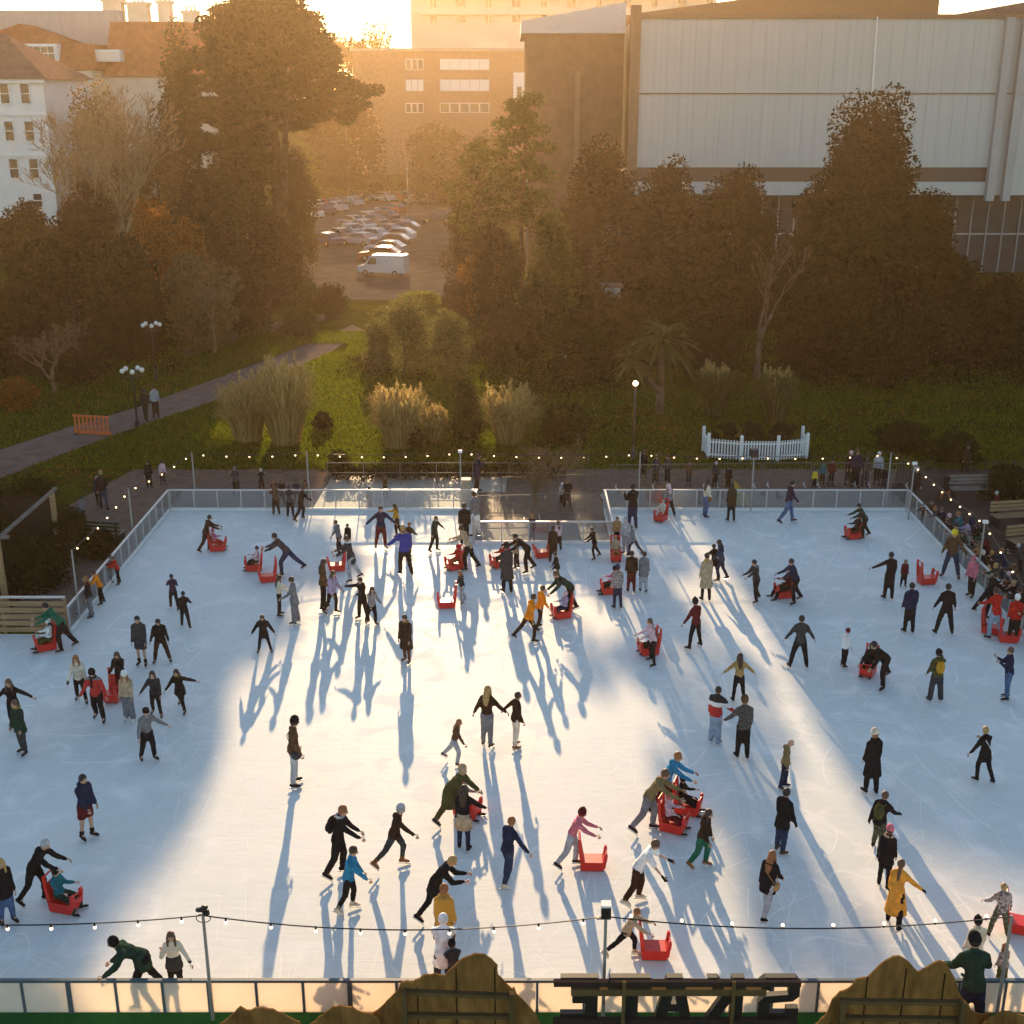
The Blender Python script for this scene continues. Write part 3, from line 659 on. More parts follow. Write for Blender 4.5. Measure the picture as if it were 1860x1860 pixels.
for yy, hh in ((117, 1.75), (155, 1.85), (196, 1.6)):
    for xx in (808, 826, 844, 862, 880): window(r_, at(xx, yy, D3).x - (xa + xb) / 2, -.04, at(xx, yy, D3).z - z3, 1.65, hh, (0, 0), glass=lit if yy < 190 else glassd)
    for xx in (742, 753, 764): window(r_, at(xx, yy, D3).x - (xa + xb) / 2, -.04, at(xx, yy, D3).z - z3, .95, hh, (0, 0), glass=lit if yy == 155 else glassd)
zz = at(944, 160, D3).z - z3; m_ = MB(); m_.box((at(945, 160, D3).x - (xa + xb) / 2, -1, zz), (2.4, 2.0, 5.0)); m_.build("porch", whitep, r_); window(r_, at(943, 160, D3).x - (xa + xb) / 2, -2.04, zz - 1, 1.0, 2.6, (0, 1))
# pale apartments on the skyline
D4 = 290; xa, xb = at(746, 40, D4).x, at(1300, 40, D4).x; z4 = terr(0, D4)
r_ = empty("apartment_block", ((xa + xb) / 2, D4, z4), "pale apartment block cut by the top of the picture above the offices", "building"); w4 = xb - xa
zt = at(800, -40, D4).z - z4; m_ = MB(); m_.box((0, 8, zt / 2), (w4, 16, zt)); m_.build("wall", M("pale_render", (.6, .55, .47), .9, .06), r_)
m_ = MB()
for yy in (-2, 26): m_.box((0, -.5, at(800, yy, D4).z - z4), (w4 - 4, 1.0, .3))
m_.build("balcony", cream, r_)
for yy in (6, 34):
    for k in range(11): window(r_, -w4 / 2 + 5 + k * 6.0, -.04, at(800, yy, D4).z - z4, 2.0 if k % 2 else 1.4, 1.8, (1, 0), fr=cream)
# white clad hall on the right with its brick wing
D5 = 116.0; xh = at(1160, 170, D5).x
r_ = empty("theatre_hall", (xh, D5, 0), "huge white clad hall with a brick wing and dark glass ground floor", "building")
panel = M("white_cladding", (.52, .52, .49), .8, .05, .5, stretch=(8, 8, .12))
zt = at(1400, 32, D5).z; zl = at(1400, 304, D5).z; xe = 62.0
m_ = MB(); m_.box((xe / 2, 12, (zt + zl) / 2), (xe, 24, zt - zl)); m_.build("wall", panel, r_)
m_ = MB(); zs = at(1400, 170, D5).z; m_.box((xe / 2, -.03, zs), (xe, .1, .12)); m_.box((xe / 2, -.06, zt + .1), (xe + .4, .3, .35)); m_.box((-.45, -.1, (zt + zl) / 2 + .4), (.9, .6, zt - zl + 1.2)); m_.build("seam", M("brown_trim", (.26, .16, .1), .8), r_)
m_ = MB()
for k in range(1, 50): m_.box((k * 1.22, -.012, (zt + zl) / 2), (.03, .03, zt - zl - .3))
for zz in (.33, .66): m_.box((xe / 2, -.01, zl + (zt - zl) * zz * .98), (xe, .025, .025))
m_.build("panel_joint", M("joint_grey", (.47, .46, .43), .8), r_)
m_ = MB(); m_.tube((at(1593, 30, D5).x - xh, -.14, zt), .1, (at(1583, 200, D5).x - xh, -.14, zl), .1, 8); m_.build("downpipe", whitep, r_)
for xx in (1822, 1850): pass
m_ = MB()
for xx in (1816, 1846): m_.box((at(xx, 170, D5).x - xh, -.35, (zt + 6.8) / 2), (.7, .7, zt - 6.8))
m_.build("pilaster", M("pilaster_grey", (.42, .41, .39), .85, .06, .6), r_)
xq = at(1803, 318, D5).x - xh; zq = at(1700, 330, D5).z; zw = at(1700, 355, D5).z
m_ = MB(); m_.box((xq / 2, 1.2, (zl + zq) / 2), (xq, 2.0, zl - zq - .02)); m_.build("window_strip", M("dark_strip", (.09, .065, .05), .5), r_)  # recess below the wall, its shade put into the dark colour
m_ = MB(); m_.box((xe / 2, 11, (zq + zw) / 2), (xe - .04, 22, zq - zw - .04)); m_.box((xq + (xe - xq) / 2, 10, (zl + zq) / 2 - .02), (xe - xq - .06, 20, zl - zq + .02)); m_.build("lower_band", panel, r_)
m_ = MB(); m_.box((xe / 2, 10, zw / 2), (xe - 2, 16, zw - .04)); gf = m_.build("ground_floor", M("dark_glass", (.05, .055, .06), .15, .2, 1, spec=.5), r_)
m_ = MB()
for k in range(40): m_.box((1.5 + k * 1.5, 1.9, zw / 2 - .1), (.1, .16, zw - .3))
m_.box((xe / 2, 1.93, 3.6), (xe - 3, .12, .16)); m_.build("mullion", M("steel_mullion", (.3, .3, .3), .5), gf)
xw = at(956, 170, D5 + 5).x - xh; zf = at(1060, 62, D5 + 5).z; zf2 = at(1060, 30, D5 + 5).z
m_ = MB(); m_.box(((xw - .95) / 2, 15, zf / 2), (-xw - .95, 20, zf)); m_.build("brick_wing", M("dark_brown_brick", (.17, .1, .065), .9, .15, 1.5, bump=.2), r_)
m_ = MB(); m_.prism([(xw - .5, 4.6, zf + .05), (-.92, 4.6, zf + .05), (-.92, 4.6, zf2 + 1.2), (xw - .5, 4.6, zf2 - .4)], (0, 20, 0)); m_.build("fascia", M("pale_fascia", (.62, .58, .54), .7, .05), r_)
m_ = MB(); m_.box((-5.2, 4.85, zf * .45), (.5, .3, zf * .8)); m_.build("pier", M("brown_trim", (.26, .16, .1), .8), r_)
zr2 = at(1400, 2, D5 + 14).z
m_ = MB(); m_.prism([(0.4, 13, zt + .2), (30, 13, zt + .2), (30, 13, zr2 + 2.5), (0.4, 13, zr2 - 1.2)], (0, 10, 0)); m_.build("fly_tower", M("rust_brick", (.3, .16, .08), .9, .15), r_)
m_ = MB(); m_.prism([(27, 8, zt + .2), (xe, 8, zt + .2), (xe, 8, zt + 6)], (0, 5, 0)); m_.build("canopy_roof", browntile, r_)
# small pavilion at the trees' foot
q = at(1135, 430, 98); r_ = empty("cafe_pavilion", (q.x, 98, 0), "low cafe pavilion with a white canopy half hidden by the trees", "building")
zc_ = at(1135, 428, 98).z; m_ = MB(); m_.box((0, 0, zc_), (3.6, 4, 1.1)); m_.build("canopy", whitep, r_)
m_ = MB(); m_.box((0, .5, zc_ / 2 - .3), (7, 3, zc_ - .7)); m_.build("wall", M("dim_wall", (.12, .1, .085), .8), r_)
m_ = MB()
for k in range(16): m_.box((-3.3 + k * .44, -1.06, 2.4), (.1, .06, 2.6))
m_.box((0, -1.1, 3.7), (7, .1, .12)); m_.box((-3.7, -1.1, 2.0), (.3, .3, 4.0)); m_.build("railing", palebark, r_)
q = at(1110, 532, 84); r_ = empty("garden_shed", (q.x, 84, 0), "small white shed with a dark flat roof among the dark trees", "shed")
m_ = MB(); zz = at(1110, 520, 84).z; m_.box((0, 0, zz / 2), (1.15, 1.2, zz)); m_.build("wall", M("dull_white", (.4, .38, .35), .8), r_)
m_ = MB(); m_.box((0, 0, zz + .08), (1.5, 1.5, .14)); m_.build("roof", browntile, r_)
b = gt(150, 530); r_ = empty("park_shelter", (at(150, 510, 86).x, 86, terr(at(150, 510, 86).x, 86)), "grey park shelter wall among the brown trees on the left", "shelter")
m_ = MB(); m_.box((0, 0, 1.2), (2.2, 1.6, 2.4)); m_.build("wall", M("grey_render", (.3, .27, .25), .85), r_); m_ = MB(); m_.box((0, 0, 2.48), (2.6, 2.0, .14)); m_.build("roof", browntile, r_)

# ================================================================== cars
tyre = M("tyre_rubber", (.02, .02, .02), .8); rim = M("wheel_rim", (.5, .5, .5), .35, metal=.8); lampm = M("headlight_glass", (.8, .8, .78), .1)
CARC = {'silver': (.5, .51, .52), 'white': (.75, .75, .73), 'blue': (.05, .09, .2), 'grey': (.15, .16, .17), 'black': (.02, .02, .025), 'red': (.32, .04, .03), 'dark blue': (.02, .03, .08)}
CAR0 = {}
def car_proto(cname, van=False):
    key = (cname, van)
    if key in CAR0: return CAR0[key]
    paint = M("paint_" + cname.replace(' ', '_'), CARC[cname], .22, .03, 2.0, spec=.7)
    L, Wd = (5.4, 1.95) if van else (4.3, 1.75)
    if van: prof = [(-2.7, .35), (2.65, .35), (2.7, .95), (1.9, 1.15), (1.25, 2.05), (1.0, 2.2), (-2.6, 2.25), (-2.7, 2.1)]; gls = [((1.86, 1.17), (1.3, 2.0))]
    else: prof = [(-2.1, .3), (2.1, .3), (2.15, .62), (2.0, .82), (1.05, .93), (.35, 1.4), (-.1, 1.46), (-1.15, 1.42), (-1.85, .98), (-2.12, .9)]
    b = MB(); cx = []; n = len(prof)
    for sx in (-1, -.92, .92, 1):
        k = 1.0 if abs(sx) < .95 else .0
        for (y, z) in prof:
            zz = z if k else z - (.05 if z > .5 else -.03); cab = 1 if not van else .5
            ins = (.16 * cab * max(0, (z - .9) / .5)) if z > .93 else 0
            cx.append(((sx * Wd / 2) * (1 - ins / (Wd / 2)) if k == 0 else sx * Wd / 2 * (1 - ins / (Wd / 2)), y * (1 if k else .985), zz))
    fs = []
    for s in range(3):
        for i in range(n): j = (i + 1) % n; fs.append((s * n + i, s * n + j, (s + 1) * n + j, (s + 1) * n + i))
    fs.append(tuple(range(n - 1, -1, -1))); fs.append(tuple(range(3 * n, 4 * n))); b.add(cx, fs)
    root = empty("van" if van else "car", (0, 0, 0), "car", "van" if van else "car")
    b.build("body", paint, root, fix=True)
    for sx in (-1, 1):
        w = MB()
        if van:
            w.prism([(sx * (Wd / 2 + .012), 1.5, 1.25), (sx * (Wd / 2 + .012), .45, 1.25), (sx * (Wd / 2 - .05), .45, 1.9), (sx * (Wd / 2 - .05), 1.1, 1.9)], (-sx * .02, 0, 0))
        else:
            w.prism([(sx * (Wd / 2 - .005), .9, .95), (sx * (Wd / 2 - .005), -1.6, .98), (sx * (Wd / 2 - .13), -1.1, 1.36), (sx * (Wd / 2 - .13), .3, 1.36)], (sx * .02, 0, 0))
        w.build("side_window", glassd, root, fix=True)
        for yy in ((1.75, -1.65) if van else (1.3, -1.3)):
            wh = MB(); wh.tube((sx * (Wd / 2 - .2), yy, .32), .32, (sx * (Wd / 2 + .03), yy, .32), .32, 14, cap=False); o = wh.build("wheel", tyre, root)
            ri = MB(); ri.tube((sx * (Wd / 2), yy, .32), .19, (sx * (Wd / 2 + .04), yy, .32), .19, 10, cap=False); ri.build("rim", rim, o)
        h = MB(); h.ell((sx * Wd * .36, L / 2 - (.06 if not van else .03), .66 if not van else .85), (.17, 0, 0), (0, .06, 0), (0, 0, .08), 8, 5); h.build("headlight", lampm, root)
    w = MB()
    if van: w.prism([(-.8, 1.915, 1.19), (.8, 1.915, 1.19), (.72, 1.33, 1.98), (-.72, 1.33, 1.98)], (0, .015, .012))
    else: w.prism([(-.74, 1.05, .955), (.74, 1.05, .955), (.64, .4, 1.395), (-.64, .4, 1.395)], (0, .012, .014))
    w.build("windscreen", glassd, root, fix=True)
    if not van:
        w = MB(); w.prism([(-.66, -1.24, 1.4), (.66, -1.24, 1.4), (.72, -1.84, 1.01), (-.72, -1.84, 1.01)], (0, -.012, .014)); w.build("rear_window", glassd, root, fix=True)
    CAR0[key] = root; root['used'] = 0
    return root
def car(x, y, cname, hd, label, van=False, group="cars in the hazy car park"):
    p = car_proto(cname, van)
    if van: p.scale = (.86, .86, .86)
    o = p if not p['used'] else copy_tree(p); p['used'] = 1
    b = gt(x, y); o.location = (b.x, b.y, b.z + .03); o.rotation_euler = (0, 0, R(hd)); tag(o, label, "van" if van else "car", group)
car(697, 500, 'white', 74, "white van parked nearest the trees in the car park", True)
rows = [
 ((566, 396), (610, 384), 3, 38, ["white car behind the far left row near the cedar", "dark blue car behind the far left row near the cedar", "silver car behind the far left row near the cedar"], ['white', 'dark blue', 'silver']),
 ((652, 446), (724, 420), 4, 62, ["silver car just left of the right row", "white car just left of the right row, second along", "blue car just left of the right row, third along", "grey car just left of the right row, fourth along"], ['silver', 'white', 'blue', 'grey']),  # row of parked cars: start px, end px, count, heading, place words
 ((690, 474), (742, 412), 6, 80, ["red car with a pale roof parked next to the white van", "silver car third from the front of the right row", "dark blue car in the middle of the right row", "white car behind the dark blue car of the right row", "grey car near the back of the right row", "black car at the back end of the right row"], ['red', 'silver', 'dark blue', 'white', 'grey', 'black']),
 ((592, 446), (700, 402), 6, 42, ["blue car at the front end of the middle row", "black car second from the front of the middle row", "silver car in the middle row beside the black car", "white car in the middle row under the brightest glint", "grey car in the middle row left of the glint", "dark blue car at the back end of the middle row"], ['blue', 'black', 'silver', 'white', 'grey', 'dark blue']),
 ((640, 412), (716, 388), 4, 42, ["silver car facing the middle row from behind", "white car behind the middle row, second along", "grey car behind the middle row, third along", "red car behind the middle row at its far end"], ['silver', 'white', 'grey', 'red']),
 ((548, 384), (640, 374), 5, 35, ["pale silver car at the left end of the far row", "white car second in the far left row", "red car showing between pale cars of the far row", "grey car fourth in the far left row", "silver car at the right end of the far left row"], ['silver', 'white', 'red', 'grey', 'silver']),
 ((694, 366), (736, 364), 3, 60, ["hazy white car at the back of the car park", "hazy red car at the back of the car park", "hazy silver car at the back of the car park beside the lamp"], ['white', 'red', 'silver']),
 ((762, 370), (806, 364), 3, 70, ["hazy silver car at the back right of the car park", "hazy blue car at the back right corner of the car park", "hazy grey car last in the back right corner"], ['silver', 'blue', 'grey']),
 ((792, 404), (822, 400), 2, 100, ["dark blue car alone at the right side of the car park", "silver car at the far right side under the trees"], ['dark blue', 'silver']),
]
for a, b_, n, hd, labs, cc in rows:
    for i in range(n):
        t = i / max(1, n - 1); car(a[0] + (b_[0] - a[0]) * t, a[1] + (b_[1] - a[1]) * t, cc[i], hd + rnd.uniform(-4, 4), labs[i])
car(462, 440, 'silver', 80, "silver car parked under the cedar left of the car park"); car(492, 446, 'grey', 80, "grey car beside the silver one under the cedar")
car(713, 240, 'white', 80, "white car shining in the sun on the road below the offices")

# ================================================================== lamps, signs, park furniture
dsteel = M("weathered_steel", (.13, .115, .1), .7, .15, 3)
steel = M("galvanised_steel", (.5, .5, .5), .45, .1, 3, metal=.6); pole_m = M("pole_paint", (.33, .32, .3), .5, .1, 3, metal=.3)
black = M("black_metal", (.015, .015, .017), .5); wood = M("timber", (.3, .2, .11), .85, .25, 2.0, stretch=(.6, 8, 8))
bulbm = emit("bulb_glow", (1.0, .66, .33), 3.2); redp = M("red_plastic", (.62, .02, .012), .35, .06, 3.0, spec=.5)
def lamp(px, y, top, label, n=1, mat=pole_m, glow=False):
    b = gt(px, y); h = at(px, top, b.y).z - b.z; r_ = empty("street_lamp", b, label, "street lamp", group="park lamps")
    m_ = MB(); m_.chain([(0, 0, 0), (0, 0, h * .18), (0, 0, h * .95)], [.11, .055, .04], 8); m_.tube((0, 0, 0), .16, (0, 0, .3), .12, 8)
    if n > 1:
        for k in range(n): a = k * 6.283 / n; m_.chain([(0, 0, h * .86), (math.cos(a) * .45, math.sin(a) * .45, h * .84), (math.cos(a) * .5, math.sin(a) * .5, h * .9)], [.03, .025, .02], 5)
    m_.build("post", mat, r_, smooth=True)
    gm = bulbm if glow else M("lamp_globe", (.75, .72, .66), .25)
    for k in range(n):
        a = k * 6.283 / n; o = .5 if n > 1 else 0
        g_ = MB(); g_.ball((math.cos(a) * o, math.sin(a) * o, h * .93 + .1), .13); g_.build("globe", gm, r_, smooth=True)
    return r_
lamp(1150, 832, 690, "tall park lamp with one lit globe left of the palm", 1, M("brown_post", (.1, .06, .05), .6), True)
lamp(284, 690, 585, "ornate lamp with a ring of globes higher on the left slope", 5, black); lamp(250, 775, 668, "ornate lamp with a ring of globes beside the left path", 5, black)
lamp(742, 415, 300, "tall car park lamp with a white dome", 1); lamp(957, 560, 288, "lamp shining beside the golden pine trunk", 1, pole_m, True); lamp(1113, 560, 470, "yellow lit lamp in front of the cafe pavilion", 1, black, True)
def signp(px, y, top, label):
    b = gp(px, y); h = at(px, top, b.y).z; r_ = empty("park_sign", b, label, "sign", group="small park signs"); m_ = MB(); m_.tube((0, 0, 0), .025, (0, 0, h), .025, 6); m_.build("post", steel, r_)
    m_ = MB(); m_.box((0, -.035, h - .2), (.3, .02, .4)); m_.build("board", whitep, r_)
signp(1024, 668, 637, "small white sign on a post below the pines"); signp(1647, 680, 650, "small white sign on the right lawn")
# white picket enclosure
zf = gp(1377, 835); r_ = empty("picket_fence", (zf.x, zf.y, 0), "white picket fence bowed around a planted bed", "fence")
wl_ = [(-2.35, 1.5), (-2.3, .25), (-.85, -.2), (.85, -.2), (2.3, .25), (2.35, 1.5)]
for i in range(5):
    a, b = Vector((*wl_[i], 0)), Vector((*wl_[i + 1], 0)); n = max(5, int((b - a).length / .13)); m_ = MB(); d = (b - a)
    for k in range(n): p = a + d * ((k + .5) / n); m_.box((p.x, p.y, .5), (.07, .03, .9), math.atan2(d.y, d.x))
    for z in (.2, .8): m_.bar(a + Vector((0, .03, z)), b + Vector((0, .03, z)), .05, .06)
    m_.build("fence_panel", whitep, r_)
for p in wl_: m_ = MB(); m_.box((p[0], p[1], .55), (.13, .13, 1.1)); m_.ball((p[0], p[1], 1.15), .09, 8, 5); m_.build("post", whitep, r_)
for k, (dx, dy) in enumerate(((-1.4, 1.0), (0, 1.1), (1.4, 1.0))):
    broad("shrub", (zf.x + dx, zf.y + dy, 0), 1.5, 1.9, 'night', ["dark planting at the left inside the white picket fence", "dark planting in the middle of the white picket fence", "dark planting at the right inside the white picket fence"][k], 1900, .13, 300 + k, cat="shrub", group="shrubs in the park", fill=7)
# orange plastic barrier by the path
b = gp(168, 790); r_ = empty("orange_barrier", b, "orange plastic slatted barrier across the left path", "barrier", rz=R(-12)); m_ = MB(); orp = M("orange_plastic", (.55, .12, .03), .5)
for k in range(9): m_.box((-.88 + k * .22, 0, .5), (.1, .04, .85))
m_.build("slats", orp, r_); m_ = MB(); m_.box((0, .03, .95), (2.0, .05, .1)); m_.box((0, .03, .12), (2.0, .05, .16)); m_.build("rail", orp, r_)
for s in (-.8, .8): m_ = MB(); m_.box((s, 0, .03), (.1, .6, .05)); m_.build("foot", black, r_)
# benches on the plaza and the green bench on the left
def bench(p, rz, label, m):
    r_ = empty("park_bench", (p[0], p[1], 0), label, "bench", rz, "park benches")
    m_ = MB(); [m_.box((0, -.2 + k * .14, .45), (1.7, .11, .04)) for k in range(4)]; m_.build("seat", m, r_)
    m_ = MB(); [m_.box((0, .3, .6 + k * .15), (1.7, .04, .11)) for k in range(3)]; m_.build("backrest", m, r_)
    for s in (-.7, .7): m_ = MB(); m_.box((s, 0, .21), (.07, .5, .42)); m_.box((s, .34, .5), (.07, .05, .95)); m_.build("leg", black, r_)
p = gp(1838, 955); bench(p, R(10), "wooden bench under the black bush on the plaza", wood); p = gp(1868, 1000); bench(p, R(15), "wooden bench cut by the right edge of the plaza", wood)
p = gp(190, 985); bench(p, R(170), "dark green bench outside the left barrier", M("green_paint", (.015, .06, .03), .6)); p = gp(1760, 905); bench(p, R(4), "dim bench at the back of the plaza", M("grey_wood", (.2, .17, .15), .8))
# lawn edge hedge and rail behind the sunny paving
p0, p1 = gp(600, 872), gp(1000, 866)
cl_ = [((p0.x + (p1.x - p0.x) * t, p0.y + (p1.y - p0.y) * t + rnd.uniform(-.3, .3), .35), (.7, .5, .4)) for t in np.linspace(.05, 1, 16)]
o = leaves("hedge", cl_, 6000, .12, LV['night'], None, 401); tag(o, "low dark hedge along the back of the sunny paving", "hedge")
r_ = empty("railing", (p0.x, p0.y - .7, 0), "thin steel railing along the sunny paving", "railing"); m_ = MB()
for z in (.55, 1.0): m_.tube((0, 0, z), .016, (9.5, 0, z), .016, 6)
m_.build("rail", dsteel, r_)
for k in range(7): m_ = MB(); m_.tube((k * 1.58, 0, 0), .02, (k * 1.58, 0, 1.02), .02, 6); m_.build("post", dsteel, r_)

# ================================================================== rink barriers
railm = M("barrier_rail", (.5, .48, .46), .45, .08, 4, metal=.3); railn = M("blue_grey_rail", (.075, .11, .13), .5)
clear = clearmat("clear_panel", .1); frost = frosted("frosted_panel", (.9, .82, .72)); kick = M("kick_board", (.72, .72, .7), .6, .06, 3)
def barrier(p, q, label, n, h=.95, rail=railm, pan=clear, kb=.16, name="rink_barrier", skip=(), fat=()):
    p = Vector((p[0], p[1], 0)); q = Vector((q[0], q[1], 0)); d = q - p; L = d.length; rz = math.atan2(d.y, d.x)
    r_ = empty(name, p, label, "barrier", rz, "rink barriers")
    m_ = MB(); m_.box((L / 2, 0, h), (L + .06, .07, .055)); m_.build("top_rail", rail, r_)
    if kb: m_ = MB(); m_.box((L / 2, 0, .03 + kb / 2), (L, .06, kb)); m_.build("kick_board", kick, r_)
    s = L / n
    for k in range(n + 1):
        m_ = MB(); w = .085 if k in fat else .045; m_.box((k * s, .012, h / 2 - .02), (w, w + .012, h - .03)); m_.build("post", rail, r_)
        if k < n and k not in skip:
            m_ = MB(); m_.box((k * s + s / 2, 0, (.035 + kb + h - .03) / 2), (s - .06, .012, h - .07 - kb)); m_.build("panel", pan, r_)
    return r_
barrier((XL, YF + .05), (NX0, YF + .05), "clear panelled barrier along the far left side of the ice", 13)
barrier((NX1, YF + .05), (XR, YF + .05), "clear panelled barrier along the far right side of the ice", 13)
barrier((NX0, NY - .05), (NX1, NY - .05), "barrier across the front of the entrance platform", 5)
barrier((NX0 - .05, YF), (NX0 - .05, NY), "short barrier on the left flank of the entrance platform", 4)
barrier((NX1 + .05, YF), (NX1 + .05, NY), "short barrier on the right flank of the entrance platform", 4)
barrier((XL - .05, 35.85), (XL - .05, YF), "clear panelled barrier along the left side of the ice", 13)
barrier((XR + .05, YF), (XR + .05, 24), "clear panelled barrier along the right side of the ice", 22)
barrier((-16.0, YN - .05), (15.2, YN - .05), "frosted barrier with a blue grey rail along the near side", 36, .75, railn, frost, 0, fat=(0, 3, 6, 9, 12, 15, 18, 21, 24, 27, 30, 33, 36))
r_ = empty("wooden_fence", (-22, 35.8, 0), "slatted timber fence left of the rink corner", "fence"); m_ = MB()
for k in range(5): m_.box((4, 0, .2 + k * .22), (8.0, .04, .15))
m_.build("boards", wood, r_); m_ = MB(); m_.box((4, .0, 1.3), (8.05, .09, .05)); m_.build("top_rail", railm, r_)
for k in range(5): m_ = MB(); m_.box((.05 + k * 1.98, .06, .62), (.09, .07, 1.24)); m_.build("post", wood, r_)
# steel crowd barriers
def crowdproto():
    r_ = empty("crowd_barrier", (0, 0, 0), "x", "barrier"); m_ = MB()
    for z in (.2, 1.05): m_.tube((-1.05, 0, z), .018, (1.05, 0, z), .018, 6)
    for x in (-1.05, 1.05): m_.tube((x, 0, .2), .022, (x, 0, 1.05), .022, 6)
    m_.build("frame", dsteel, r_); m_ = MB()
    for k in range(15): m_.tube((-.93 + k * .133, 0, .2), .009, (-.93 + k * .133, 0, 1.05), .009, 4, cap=False)
    m_.build("bars", dsteel, r_)
    for x in (-.8, .8): m_ = MB(); m_.box((x, 0, .02), (.05, .5, .03)); m_.box((x, 0, .11), (.04, .04, .18)); m_.build("foot", steel, r_)
    return r_
cp = crowdproto(); first = True
CB = [(-.3, 46.6, 3, "first from the left on the entrance platform"), (1.9, 46.9, 4, "standing in the middle of the entrance platform"), (.6, 49.3, 6, "behind the small leafless tree"), (3.0, 49.6, 8, "behind the right flank of the entrance platform"),
      (5.3, 51.0, 2, "nearest the entrance in the row behind the far right barrier"), (7.5, 51.1, 1, "second in the row behind the far right barrier"), (9.7, 51.2, 0, "third in the row behind the far right barrier"), (11.9, 51.3, 1, "fourth in the row behind the far right barrier"), (14.1, 51.3, 2, "fifth in the row behind the far right barrier"), (16.3, 51.2, -4, "last in the row behind the far right barrier")]
for x, y, a, w in CB:
    o = cp if first else copy_tree(cp); first = False; o.location = (x, y, .08 if y < 49 and x < 4 else .03); o.rotation_euler = (0, 0, R(a)); tag(o, "steel crowd barrier " + w, "barrier", "steel crowd barriers")
m_ = MB(); m_.box((0, 0, .55), (.32, .32, 1.1)); m_.box((0, 0, 1.14), (.4, .4, .08)); o = m_.build("gate_post", pale); o.location = (-1.9, 48.6, .02); tag(o, "pale stone gate post at the left of the entrance", "post")
r_ = empty("ramp_board", (9.15, 48.6, .03), "yellow triangular brace leaning behind the far barrier", "brace", R(90)); m_ = MB(); m_.prism([(0, 0, 0), (.0, -.9, 0), (0, 0, 1.1)], (.05, 0, 0)); m_.build("board", M("yellow_board", (.4, .27, .05), .8), r_, fix=True)

# ================================================================== light poles and festoon strings
POLES = []
def lpole(x, y, top, label, head=None, lean=0.0):
    r_ = empty("light_pole", (x, y, 0), label, "pole", group="festoon poles"); m_ = MB(); m_.tube((0, 0, 0), .035, (0, 0, top), .028, 8); m_.build("post", pole_m, r_)
    if head == 'flood':
        m_ = MB(); m_.box((0, 0, top + .12), (.17, .17, .24)); m_.build("floodlight", black, r_); m_ = MB(); m_.box((0, 0, top + .26), (.18, .18, .04)); m_.build("lid", whitep, r_); m_ = MB(); m_.box((-.04, 0, top - .03), (.26, .06, .04)); m_.build("bracket", pole_m, r_)
    if head == 'coil':
        m_ = MB()
        for k in range(9): a = k * .7; m_.ell((.06 * math.cos(a), .05 * math.sin(a), top + .04 + .019 * k), (.07, 0, 0), (0, .065, 0), (0, 0, .04), 7, 5)
        m_.build("floodlight", black, r_, smooth=True); m_ = MB()
        for k in range(12): a = k * .524; b = a + .524; m_.tube((.13 * math.cos(a), 0, top - .06 + .09 * math.sin(a)), .009, (.13 * math.cos(b), 0, top - .06 + .09 * math.sin(b)), .009, 5)
        m_.build("cable_loop", black, r_)
    if head == 'spk': m_ = MB(); m_.box((0, 0, top + .12), (.3, .26, .32)); m_.build("speaker", black, r_)
    if head == 'small': m_ = MB(); m_.box((0, -.05, top + .02), (.16, .14, .1)); m_.build("floodlight", whitep, r_)
    return (x, y, top)
def string(a, b, n, sag, label, up=False, first=0.5):
    A, B = Vector(a), Vector(b); r_ = empty("string_lights", A, label, "string lights", group="festoon strings around the rink")
    f = lambda t: (B - A) * t + Vector((0, 0, -sag * 4 * t * (1 - t))); m_ = MB(); N = 28
    m_.chain([f(k / N) for k in range(N + 1)], [.013] * (N + 1), 5); m_.build("cable", black, r_)
    for k in range(n):
        p = f((k + first) / n); q = p + Vector((0, 0, .03 if up else -.05))
        c_ = MB(); c_.tube(p, .02, q, .02, 6); s_ = c_.build("bulb_holder", black, r_)
        c_ = MB(); c_.ball(q + Vector((0, 0, .04 if up else -.035)), .03, 8, 6); c_.build("bulb", bulbm, s_, smooth=True)
np1 = lpole(-5.53, 18.66, 2.32, "near pole with a black coiled floodlight left of the mountain cutout", 'coil'); np2 = lpole(1.68, 18.66, 2.3, "near pole with a boxed floodlight above the back to front letters", 'flood'); np3 = lpole(8.95, 18.66, 2.3, "near pole at the right beside the leaning spectator")
np0 = (-12.6, 18.66, 2.35)
string(np0, np1, 9, .22, "near string of bulbs left of the coiled floodlight"); string(np1, np2, 9, .3, "near string of bulbs between the two floodlight poles"); string(np2, np3, 8, .26, "near string of bulbs right of the boxed floodlight", True)
FP = [lpole(p.x, p.y, 2.4, lab, hd) for p, lab, hd in ((gp(348, 822, 2.4), "pole at the far left corner of the rink", None), (gp(557, 822, 2.4), "pole behind the group at the far left barrier", None), (gp(836, 820, 2.4), "pole behind the sunny paving", 'small'),
      (gp(1163, 822, 2.4), "pole right of the entrance platform", None), (gp(1370, 828, 2.4), "pole with a dark speaker in front of the picket fence", 'spk'), (gp(1619, 822, 2.4), "pole near the far right corner of the ice", None), (gp(1661, 842, 2.4), "short lit pole just past the far right corner", 'small'))]
FL = ["first far string of bulbs from the left", "second far string of bulbs, in front of the sunny lawn", "far string of bulbs above the leafless tree", "far string of bulbs between entrance pole and speaker pole", "far string of bulbs right of the picket fence speaker", "shortest far string, turning the right corner"]
for i in range(6): string(FP[i], FP[i + 1], (5, 7, 8, 5, 5, 2)[i], (.1, .14, .16, .1, .1, .04)[i], FL[i])
lp1 = lpole(*gp(233, 888, 2.4)[:2], 2.4, "pole outside the left barrier beyond the green bench"); lp2 = lpole(*gp(130, 1000, 2.4)[:2], 2.4, "pole outside the near end of the left barrier")
